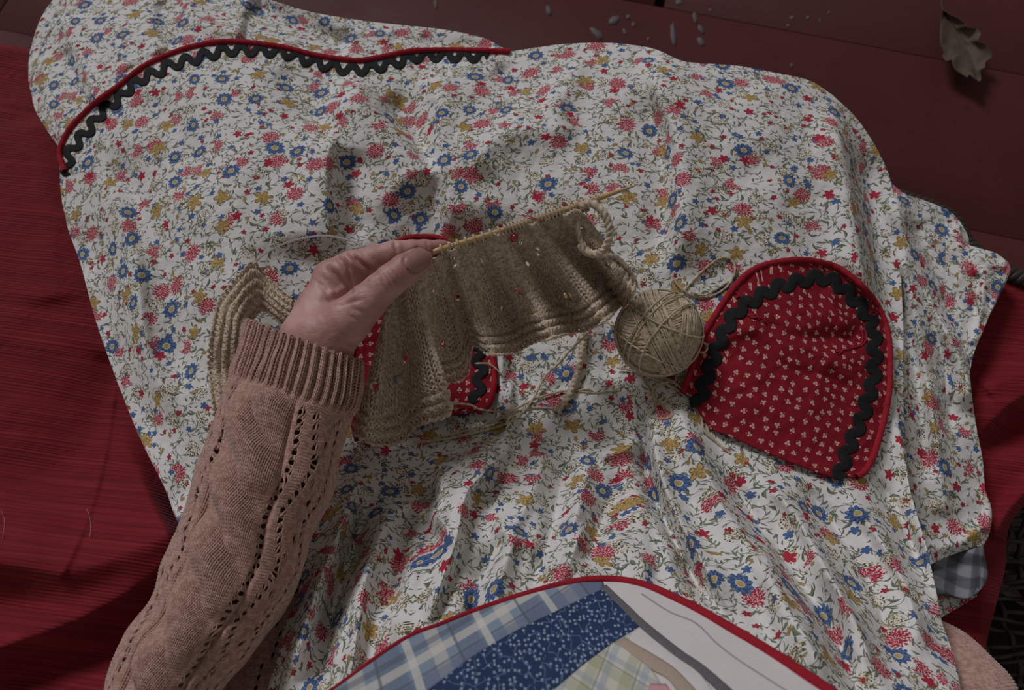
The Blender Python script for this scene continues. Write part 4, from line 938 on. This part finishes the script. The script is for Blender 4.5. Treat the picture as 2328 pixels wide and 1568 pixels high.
# laplacian smooth
E = np.concatenate([Fq[:, [0, 1]], Fq[:, [1, 2]], Fq[:, [2, 3]], Fq[:, [3, 0]]]); cnt = np.bincount(E[:, 0], minlength=len(V)) + np.bincount(E[:, 1], minlength=len(V))
for it in range(6):
    acc = np.stack([np.bincount(E[:, 0], V[E[:, 1], k], len(V)) + np.bincount(E[:, 1], V[E[:, 0], k], len(V)) for k in range(3)], 1)
    V = V * .45 + .55 * acc / np.maximum(cnt, 1)[:, None]
fn = np.cross(V[Fq[:, 2]] - V[Fq[:, 0]], V[Fq[:, 3]] - V[Fq[:, 1]])
N = np.zeros_like(V)
for k in range(4):
    for c_ in range(3): N[:, c_] += np.bincount(Fq[:, k], fn[:, c_], len(V))
N = nrm(N)
hx, hy = Pinv(V); view = nrm(np.array([0, 0, CAMZ]) - V); facing = np.clip((N * view).sum(1) * 2.5, 0, 1)
CR = [  # crease polylines (px), depth m, width px
 ([(797, 578), (822, 600), (852, 620)], .0030, 5), ([(783, 590), (792, 615), (796, 645), (798, 660)], .0030, 5), ([(747, 607), (765, 625), (792, 655), (798, 662)], .0034, 5), ([(798, 662), (775, 674), (753, 681), (738, 682)], .0030, 6),
 ([(765, 583), (777, 598), (783, 612)], .0012, 4), ([(873, 624), (884, 640), (892, 658)], .0012, 3), ([(881, 617), (892, 632), (902, 648)], .0014, 3), ([(866, 632), (874, 648), (884, 664)], .0010, 3), ([(889, 612), (899, 624), (908, 638)], .0010, 3),
 ([(897, 544), (899, 560), (905, 575)], .0012, 4), ([(970, 548), (972, 558), (976, 566)], .0008, 3), ([(720, 640), (740, 660), (752, 678)], .0010, 4), ([(733, 628), (752, 648), (770, 670)], .0008, 3),
 ([(776, 760), (800, 768), (830, 764)], .0009, 3), ([(780, 782), (806, 790), (828, 784)], .0008, 3), ([(745, 700), (790, 690), (830, 678)], .0006, 4), ([(800, 700), (830, 712), (850, 722)], .0006, 4), ([(790, 715), (815, 728), (835, 740)], .0005, 3)]
for pts, dep, wd in CR:
    d, f_ = poly_dist(hx, hy, resample(pts, 12)); tp = np.clip(f_ * 5, 0, 1) * np.clip((1 - f_) * 5, 0, 1); tp = .3 + .7 * tp
    V = V - N * (dep * tp * facing * (np.exp(-(d / wd)**2) - .35 * np.exp(-((np.abs(d) - 2.4 * wd) / (1.3 * wd))**2)))[:, None]
V = V + N * ((vnoise(hx / 16, hy / 16, 111, 3) * .0007) * facing)[:, None]
# nail bed groove
nail_c = np.array([949, 592]); ndir = nrm(np.array([.83, -.56])); nper = np.array([-ndir[1], ndir[0]])
ax_ = (hx - nail_c[0]) * ndir[0] + (hy - nail_c[1]) * ndir[1]; ay_ = (hx - nail_c[0]) * nper[0] + (hy - nail_c[1]) * nper[1]
sq = ((np.abs(ax_) / 30)**2.6 + (np.abs(ay_) / 27)**2.6)**(1 / 2.6)
V = V - N * (facing * .0010 * np.exp(-((sq - 1) / .13)**2) * (ax_ < 22))[:, None] - N * (facing * .0006 * (sq < 1))[:, None]
skin = put(mesh_obj('forearm_and_hand', V, Fq, M_skin), person)
bvh = BVHTree.FromPolygons([tuple(p) for p in V], [tuple(int(i) for i in q) for q in Fq[(hx[Fq[:, 0]] > 880) & (hy[Fq[:, 0]] < 680)]])
nn_ = 34; vn = []; vf = []
for i in range(nn_):
    for j in range(nn_):
        s_, t_ = i / (nn_ - 1) * 2 - 1, j / (nn_ - 1) * 2 - 1
        # square to superellipse
        X_ = s_ * math.sqrt(max(0, 1 - t_ * t_ * .42)); Y_ = t_ * math.sqrt(max(0, 1 - s_ * s_ * .42))
        px_ = nail_c + ndir * X_ * 27 + nper * Y_ * 24.5
        d = Vector(P(px_[0], px_[1], .5)) - Vector((0, 0, CAMZ)); d.normalize()
        h = bvh.ray_cast(Vector((0, 0, CAMZ)), d)
        n_ = h[1]; n_ = n_ if n_.dot(d) < 0 else -n_
        vn.append(h[0] + n_ * (.0010 + .0003 * (1 - t_ * t_)) )
        if i < nn_ - 1 and j < nn_ - 1: vf.append((i * nn_ + j, i * nn_ + j + 1, (i + 1) * nn_ + j + 1, (i + 1) * nn_ + j))
vn = np.array([tuple(p) for p in vn]).reshape(nn_, nn_, 3)
for it in range(12): vn[1:-1, 1:-1] = .5 * vn[1:-1, 1:-1] + .125 * (vn[2:, 1:-1] + vn[:-2, 1:-1] + vn[1:-1, 2:] + vn[1:-1, :-2])
nl = mesh_obj('thumb_nail', vn.reshape(-1, 3), vf, M_nail); md = nl.modifiers.new('thickness', 'SOLIDIFY'); md.thickness = .0006; md.offset = 0; sub(nl, skin)

# ------------------------------------------------------------------ needle
ndl = empty('knitting_needle', 'pale bamboo circular knitting needle carrying the stitches, tip pointing up right', 'knitting needle', tuple(P(1220, 500, .70)))
nA, nB = np.array([985., 572.]), np.array([1452., 419.]); zA, zB = .715, .708
t = np.linspace(0, 1, 60); q = nA + (nB - nA) * t[:, None] ; q[:, 1] += 3 * np.sin(t * math.pi)
rr = np.interp(t, [0, .02, .80, .93, .985, 1], [5.0, 7.2, 7.2, 4.6, 1.6, .5]); W = P(q[:, 0], q[:, 1], zA + (zB - zA) * t)
put(mesh_obj('shaft', *tubes(W, (0, 0, 1), rr / 2850, 14), M_bamboo), ndl)
def on_needle(t): return P(nA[0] + (nB[0] - nA[0]) * t, nA[1] + (nB[1] - nA[1]) * t + 3 * math.sin(t * math.pi), zA + (zB - zA) * t)
cd = [(560, 610, .62), (620, 566, .64), (680, 543, .66), (740, 536, .675), (790, 545, .69), (830, 560, .70)]
put(mesh_obj('nylon_cord', *tubes(resample([P(*c) for c in cd], 60), (0, 0, 1), .0009, 8), M_cord), ndl)

# ------------------------------------------------------------------ the knitting
kn = empty('knitting', 'unfinished oatmeal lace knitting with ruffled garter edge hanging from the needle', 'knitting', tuple(P(1100, 850, .60)))
KC, KR = 76, 27
kT = curve_fn([(884, 705), (905, 650), (952, 618), (1004, 586), (1064, 565), (1154, 535), (1244, 507), (1324, 484)])
kB = curve_fn([(795, 985), (850, 1016), (915, 1008), (952, 970), (1022, 940), (1002, 884), (1062, 862), (1074, 786), (1118, 810), (1174, 806), (1218, 776), (1300, 764), (1380, 726), (1425, 690), (1444, 648)])
def kz(u, v):
    a = u / KC; s = v / KR
    z0 = np.interp(a, [0, .2, .3, 1], [.655, .690, .705, .705]); z1 = np.interp(a, [0, .25, .4, .55, .7, .85, 1], [.604, .610, .612, .622, .628, .630, .650])
    ruf_ = np.sin(a * 2 * math.pi * 5.3 + .6 + .5 * np.sin(a * 9)) * (.003 + .032 * np.clip(s, 0, 1)**1.2)
    return z0 + (z1 - z0) * np.clip(s, -.2, 1.1)**1.15 * 1.0 + ruf_ if False else z0 + (z1 - z0) * np.sign(s) * np.abs(s)**.72 + ruf_ + .018 * np.clip((s - .55) / .45, 0, 1.1)**2 * (.35 + .65 * np.exp(-((a - .52) / .22)**2))
def kn_surf(u, v):
    a = u / KC; s = v / KR; T, B_ = kT(a), kB(np.where(a > 1, a, np.interp(a, [-1, 0, .345, .47, .65, .84, 1], [-1, 0, .51, .63, .78, .93, 1])))
    sh = s + .0 * a; q = T * (1 - sh)[..., None] + B_ * sh[..., None]
    sway = np.sin(a * 2 * math.pi * 5.3 + 1.9) * 11 * np.clip(s, 0, 1) * (1 - .5 * np.clip(s, 0, 1))
    q = q + np.stack([sway, .3 * sway], -1)
    return P(q[..., 0], q[..., 1], kz(u, v))
kh = []
for k in range(14):
    for r_, c_ in ((4, 3.0), (8, 4.2), (12, 3.1), (16, 2.6)):
        if (k * 7 + r_) % 3 == 1: kh.append((k * 5.8 + c_, r_ + (k % 2) * 1.5))
def kwarp(u, v):
    uu, vv = u.copy(), v.copy()
    for hx_, hy_ in kh:
        dx = uu - hx_; dy = vv - hy_; r = np.hypot(dx, dy) + 1e-4; pu = np.where(r < 2.6, .75 * (1 - r / 2.6), 0); uu = uu + dx / r * pu; vv = vv + dy / r * pu
    return uu + .35 * vnoise(u / 3, v / 3, 5, 2), vv + .35 * vnoise(u / 3, v / 3, 8, 2)
def kgart(u, j): return np.where((j > KR - 7) & (j % 2 == 0), -1., 1.) * np.where((np.floor(u / 6) % 2 == 0) & (j < KR - 7), 1., 1.)
def kdisp(u, v): return .0018 * np.sin(u * 2 * math.pi / 5.8) * (v < KR - 7) + .0006 * np.sin(v * math.pi) * (v > KR - 7)
k_ = put(mesh_obj('lace_fabric', *knit(kn_surf, 0, KC, KR, spc=18, sides=7, rad=.255, a_=.2, h_=.85, d_=.3, warp=kwarp, disp=kdisp, garter=kgart, twist=.55, lobe=.30, unit=.0048, nl=2), M_knit), kn); k_['kind'] = 'stuff'
# earlier end of the piece behind the hand
lT = curve_fn([(500, 965), (488, 900), (484, 800), (500, 700), (535, 648), (574, 606), (612, 642), (668, 684)]); lB = curve_fn([(575, 960), (570, 880), (560, 800), (565, 740), (585, 715), (600, 705), (622, 722), (655, 745)])
def l_surf(u, v):
    a = u / 40; s = v / 9; q = lT(a) * (1 - s)[..., None] + lB(a) * s[..., None]
    return P(q[..., 0], q[..., 1], .628 - .020 * s + .008 * np.sin(a * 20) * (1 - s) + .006 * np.sin(s * 3))
k_ = put(mesh_obj('lace_end', *knit(l_surf, 0, 40, 9, spc=16, sides=6, rad=.27, h_=.85, d_=.3, warp=lambda u, v: (u + .5 * vnoise(u / 2, v / 2, 5, 2), v + .5 * vnoise(u / 2, v / 2, 8, 2)), garter=lambda u, j: np.where(j % 2 == 0, -1., 1.), twist=.55, lobe=.30, unit=.0046, nl=2), M_knit), kn); k_['kind'] = 'stuff'
# live stitches over the needle
nd = nrm(on_needle(.9) - on_needle(.1)); up = nrm(np.cross(nd, [0, 0, 1.])); up = up if up[1] > 0 else -up; zz = nrm(np.cross(nd, up)); zz = zz if zz[2] > 0 else -zz
th = np.linspace(-.55 * math.pi, 1.5 * math.pi, 26); base_loop = None
lp = np.stack([np.sin(th) * .00 + (th / 9 - .15) * .0016, np.sin(th) * .0036, np.cos(th) * .0036], -1)
lp = np.concatenate([[(-.0012, -.0068, -.003)], [(-.0008, -.0048, -.002)], lp[4:22], [(.0008, -.0048, -.001)], [(.0010, -.0070, -.003)]])
Lw = resample(lp, 44); Lw = nd * Lw[:, :1] + up * Lw[:, 1:2] + zz * Lw[:, 2:3]
loop0 = None; ts = list(np.linspace(.04, .32, 8)) + list(np.linspace(.35, .63, 17)) + [.665, .69, .70, .725, .74, .775, .80]
for t_ in ts:
    if loop0 is None:
        v, f = tubes(Lw, nd, .00105, 6, .6, .2); loop0 = mesh_obj('live_stitch', v, f, M_knit); o = loop0
    else: o = loop0.copy(); C.objects.link(o)
    o.location = Vector(on_needle(t_)) - Vector(kn.location); o.rotation_euler = (0, 0, random.uniform(-.06, .06)); o.parent = kn
# open edge strap, folded back in a loop at the right
st_ = [(1318, 470, .712), (1345, 462, .716), (1372, 482, .717), (1386, 520, .712), (1380, 555, .705), (1362, 575, .697), (1335, 573, .692), (1316, 555, .694)]
put(mesh_obj('edge_cord', *tubes(resample([P(*p) for p in st_], 120), (0, 0, 1), .0034, 12, .28, .22), M_knit), kn)
st_ = [(1318, 474, .708), (1312, 510, .702), (1322, 550, .694), (1350, 578, .690), (1400, 585, .684), (1432, 620, .676), (1446, 650, .668)]
put(mesh_obj('edge_cord', *tubes(resample([P(*p) for p in st_], 120), (0, 0, 1), .0023, 12, .3, .25), M_knit), kn)
ic = [(1330, 745), (1324, 790), (1312, 850), (1290, 905), (1262, 938)]; q = resample(ic, 110)
put(mesh_obj('knitted_cord', *tubes(P(q[:, 0], q[:, 1], H(q[:, 0], q[:, 1]) + .006), (0, 0, 1), 0.0033 * (1 + .14 * np.sin(np.arange(110) * 1.1)), 10, .3, .22), M_knit), kn)
def lay(name, pts, r, mat, parent, n=None, lift=1.0, dz=None):
    L = np.linalg.norm(np.diff(np.array([p[:2] for p in pts], float), axis=0), axis=1).sum(); n = n or int(L / 2.2) + 8
    q = resample([p[:2] for p in pts], n); z = H(q[:, 0], q[:, 1]) + r * lift
    zk = np.array([p[2] if len(p) > 2 else 0 for p in pts], float); z = z + np.interp(np.linspace(0, 1, n), np.linspace(0, 1, len(zk)), zk)
    z = np.maximum(z, np.convolve(np.pad(z, 6, 'edge'), np.ones(13) / 13, 'valid'))
    return put(mesh_obj(name, *tubes(P(q[:, 0], q[:, 1], z), (0, 0, 1), r, 9, .42, .20, nl=2), mat), parent)
lay('working_yarn', [(1345, 745, .04), (1325, 768, .03), (1300, 792, .012), (1274, 822, .008), (1239, 856, .004), (1216, 900, .005), (1193, 932, .003), (1170, 953, 0), (1124, 973, .002), (1055, 989, .002), (1010, 998, .003), (940, 1006, .004)], .00125, M_ball, kn)
lay('yarn_tail', [(1010, 916, .02), (1067, 920, .016), (1090, 930, .012), (1136, 935, .004), (1170, 930, .003), (1216, 907, .002), (1273, 890, .002), (1300, 888, .001), (1340, 884)], .0011, M_ball, kn)
lay('yarn_tail', [(990, 996, .004), (1055, 980, .002), (1113, 962, .002), (1159, 943, .002), (1205, 927, .001), (1262, 928)], .0011, M_ball, kn)
lay('yarn_tail', [(1080, 826, .02), (1104, 826, .018), (1120, 832, .010), (1140, 850)], .0009, M_ball, kn)

# ------------------------------------------------------------------ yarn ball
bc = P(1497, 757, .622); BR = 97 / float(ppm(1497, 757, .622)); ball = empty('yarn_ball', 'ball of oatmeal cotton yarn on the apron beside the red pocket', 'yarn', tuple(bc - [0, 0, BR]))
camdir = nrm(np.array([0, 0, CAMZ]) - bc); cx = nrm(np.cross([0, 1., 0], camdir)); cy = np.cross(camdir, cx)   # screen right / up at the ball
def circ(nrmv, off, R, n=84, wob=0., a0=0, a1=2 * math.pi):
    nrmv = nrm(np.asarray(nrmv, float)); a = nrm(np.cross(nrmv, [.3, .2, .93])); b = np.cross(nrmv, a); t = np.linspace(a0, a1, n)
    rr = math.sqrt(max(R * R - off * off, 1e-8)); q = a * np.cos(t)[:, None] * rr + b * np.sin(t)[:, None] * rr + nrmv * off
    q = q + nrmv * (wob * np.sin(t * 2 + off * 900))[:, None]; return q / np.linalg.norm(q, axis=1, keepdims=True) * R
yr = .00082; parts = []
def bundle(nx_, ny_, nz_, offs, R, dip=0.):
    base = cx * nx_ + cy * ny_ + camdir * nz_
    for o_ in offs:
        nv = nrm(base) + rng.normal(0, .018, 3) + nrm(np.cross(base, camdir)) * dip * o_ / BR
        q = circ(nv, o_, R + rng.uniform(0, .0005), 90, .0004) + bc; parts.append(tubes(q, nrm(q - bc), yr, 6, .55, .2, nl=2))
st = .00150
for k in range(9):
    a = rng.normal(0, 1, 3); bundle(a[0], a[1], a[2], np.arange(-12, 13) * st, BR - .0042 + k * .0002)
bundle(.15, 1, .10, np.arange(-23, 24) * st, BR - .0026)             # horizontal winds
bundle(.30, .95, -.35, np.arange(-16, 6) * st, BR - .0018)
bundle(-.1, 1, .45, np.arange(-4, 17) * st, BR - .0014)
bundle(.97, -.30, -.42, np.arange(3, 20) * st * .95, BR - .0008)      # right-hand winds
bundle(.93, .34, .05, np.arange(-8, 12) * st * .96, BR + .0000)        # the broad diagonal sheaf across the front
bundle(.72, -.62, .32, (-.008, -.001, .012), BR + .0010)
bundle(.5, .8, .2, (-.014, .016), BR + .0012)
bundle(.10, .12, 1, (.006, .009, .002), BR + .0006)                  # strand round the rim
v, f = join_arr(parts); wd_ = put(mesh_obj('yarn_winding', v, f, M_ball), ball); wd_['kind'] = 'stuff'
n_ = 40; t1, t2 = np.meshgrid(np.linspace(0, math.pi, n_), np.linspace(0, 2 * math.pi, n_)); Rc = BR - .0050
put(mesh_obj('yarn_core', (np.stack([np.sin(t1) * np.cos(t2), np.sin(t1) * np.sin(t2), np.cos(t1)], -1) * Rc + bc).reshape(-1, 3), grid_faces(n_, n_), M_ball), ball)
lay('yarn_tail', [(1403, 836, .004), (1445, 845, .003), (1466, 868, .002), (1485, 900), (1490, 925), (1478, 942), (1490, 950), (1520, 950), (1528, 938), (1510, 925), (1492, 908), (1484, 888, .003), (1500, 872, .004), (1535, 866, .004)], .0011, M_ball, ball)
lay('yarn_tail', [(1450, 848, .002), (1500, 866, .003), (1545, 890, .002), (1570, 916), (1593, 944), (1600, 978, .003), (1627, 1004), (1660, 1030)], .0011, M_ball, ball)
lay('yarn_tail', [(1470, 855, .004), (1520, 862, .003), (1560, 892, .004), (1588, 920, .004), (1604, 955, .003), (1612, 985, .002), (1640, 1015), (1656, 1026)], .0011, M_ball, ball)
lay('yarn_tail', [(1528, 628, .003), (1545, 652, .003), (1570, 670), (1598, 677), (1633, 666), (1658, 645), (1671, 614, .002), (1662, 590), (1637, 587), (1606, 608), (1577, 637), (1556, 662), (1546, 692, .004)], .0011, M_ball, ball)
lay('yarn_tail', [(1570, 664, .002), (1600, 671, .002), (1630, 656), (1656, 640)], .0011, M_ball, ball)
lay('yarn_tail', [(1586, 782, .01), (1598, 778, .012), (1608, 788, .012), (1602, 800, .011), (1588, 800, .01)], .0011, M_ball, ball)
lay('yarn_tail', [(1378, 722, .006), (1386, 736, .005), (1400, 738, .006), (1412, 728, .012)], .0011, M_ball, ball)
lay('yarn_tail', [(1315, 889), (1357, 893), (1410, 887)], .0009, M_ball, ball)

# ------------------------------------------------------------------ stitch markers
def uv_sphere(c, r, n=20, sx=1, sy=1, sz=1):
    t1, t2 = np.meshgrid(np.linspace(0, math.pi, n), np.linspace(0, 2 * math.pi, n)); return (np.stack([sx * np.sin(t1) * np.cos(t2), sy * np.sin(t1) * np.sin(t2), sz * np.cos(t1)], -1) * r + c).reshape(-1, 3), grid_faces(n, n)
def marker(name, label, beadpos, z, rpx, mat, wires, smooth=True, sx=1, sy=1, rot=0, wm=None, nseg=20):
    t = empty(name, label, 'stitch marker', tuple(P(*beadpos, z)), 'wire stitch markers on the knitting')
    c = P(*beadpos, z); r = rpx / float(ppm(*beadpos, z)); v, f = uv_sphere(np.zeros(3), r, nseg, sx, sy)
    R_ = np.array([[math.cos(rot), -math.sin(rot), 0], [math.sin(rot), math.cos(rot), 0], [0, 0, 1]]); v = v @ R_.T + c
    put(mesh_obj('bead', v, f, mat, smooth=smooth), t)
    for wpts in wires:
        put(mesh_obj('wire', *tubes(resample([P(*p) for p in wpts], 60), (0.1, 0, 1), .00042, 6), wm or M_wire), t)
    return t
def ringpts(x, y, r, z, n=14, a0=0, a1=6.3): return [(x + r * math.cos(a), y + r * math.sin(a), z) for a in np.linspace(a0, a1, n)]
marker('pearl_marker', 'small cream pearl on a twisted wire hooked over the needle beside the thumb', (1038, 608), .706, 9, M_pearl,
       [[(1034, 561, .716), (1028, 549, .722), (1022, 552, .724), (1020, 572, .722), (1026, 582, .716), (1032, 588, .714)], ringpts(1029, 586, 4, .716), [(1032, 588, .714), (1026, 598, .712), (1024, 606, .708), (1031, 612, .707)]])
marker('red_bead_marker', 'faceted red glass bead hanging on silver wire from the middle of the needle', (1169, 540), .708, 11, M_redglass,
       [[(1137, 506, .720), (1145, 502, .724), (1153, 515, .722), (1160, 526, .716), (1166, 532, .714)], ringpts(1181, 551, 5, .706), ringpts(1183, 553, 3, .709)], False, .85, 1.15, -.5, None, 9)
marker('grey_pearl_marker', 'dark grey pearl on a wire ring at the knitting edge below the hand', (906, 863), .668, 12, M_greypearl,
       [ringpts(887, 847, 12, .670, 16, .3, 5.9), ringpts(890, 842, 5, .672), [(893, 848, .672), (892, 862, .671), (897, 872, .669)]])
t = empty('rose_wire_marker', 'thin rose-coloured wire marker crossing the needle right of the red bead', 'stitch marker', tuple(P(1205, 495, .71)))
put(mesh_obj('wire', *tubes(resample([P(*p) for p in [(1183, 484, .722), (1205, 492, .724), (1232, 503, .718), (1228, 501, .722), (1204, 496, .723), (1184, 488, .720)]], 60), (0, 0, 1), .0005, 6), M_pinkwire), t)

# ------------------------------------------------------------------ oak leaf on the floor
lf = empty('oak_leaf', 'curled dry brown oak leaf lying on the dark red floor at the upper right', 'leaf', tuple(P(2190, 110, 0)))
mid = resample([(2143, 22), (2157, 50), (2180, 82), (2200, 115), (2212, 142), (2222, 182)], 40)
Lo = resample([(2143, 22), (2139, 40), (2137, 75), (2139, 105), (2146, 118), (2142, 128), (2150, 140), (2163, 135), (2165, 145), (2170, 160), (2200, 177), (2203, 168), (2212, 176), (2222, 184)], 40, False)
Ro = resample([(2143, 22), (2162, 34), (2182, 42), (2198, 54), (2196, 62), (2220, 64), (2231, 76), (2225, 88), (2222, 92), (2240, 100), (2254, 116), (2258, 130), (2246, 136), (2238, 144), (2242, 152), (2228, 160), (2232, 184), (2222, 186)], 40, False)
rows = []
for s_ in np.linspace(-1, 1, 21):
    e = Lo if s_ < 0 else Ro; q = mid * (1 - abs(s_)) + e * abs(s_)
    tt = np.linspace(0, 1, 40); z = .012 + .016 * abs(s_)**1.5 + .010 * np.sin(tt * 5) * abs(s_) + .02 * tt + .004 * np.sin(tt * 19 + s_ * 4) * abs(s_) - .004 * math.exp(-(s_ / .12)**2)
    rows.append(P(q[:, 0], q[:, 1], z))
W = np.stack(rows, 1); lb = mesh_obj('leaf_blade', W.reshape(-1, 3), grid_faces(40, 21), M_leaf); md = lb.modifiers.new('thickness', 'SOLIDIFY'); md.thickness = .0006; put(lb, lf)
tt = np.linspace(0, 1, 40); put(mesh_obj('midrib', *tubes(P(mid[:, 0], mid[:, 1], .010 + .02 * tt), (0, 0, 1), .0009 * (1.3 - tt), 6), M_leaf), lf)
put(mesh_obj('stalk', *tubes(resample([P(2143, 24, .011), P(2141, 10, .006), P(2140, -4, .002)], 16), (0, 0, 1), .0010, 6), M_leaf), lf)

# ------------------------------------------------------------------ stray fibres on the red cover
for lab, pts in (('long pale hair lying on the red cover left of the sleeve', [(196, 1155), (204, 1175), (206, 1200), (204, 1222)]), ('short pale fibre on the red cover at the left frame edge', [(2, 1158), (10, 1185), (6, 1225)])):
    q = resample(pts, 30); z = Hcl(q[:, 0], q[:, 1]) + .0016
    o = mesh_obj('stray_hair', *tubes(P(q[:, 0], q[:, 1], z), (0, 0, 1), .00013, 5), M_ball); o['label'] = lab; o['category'] = 'hair'
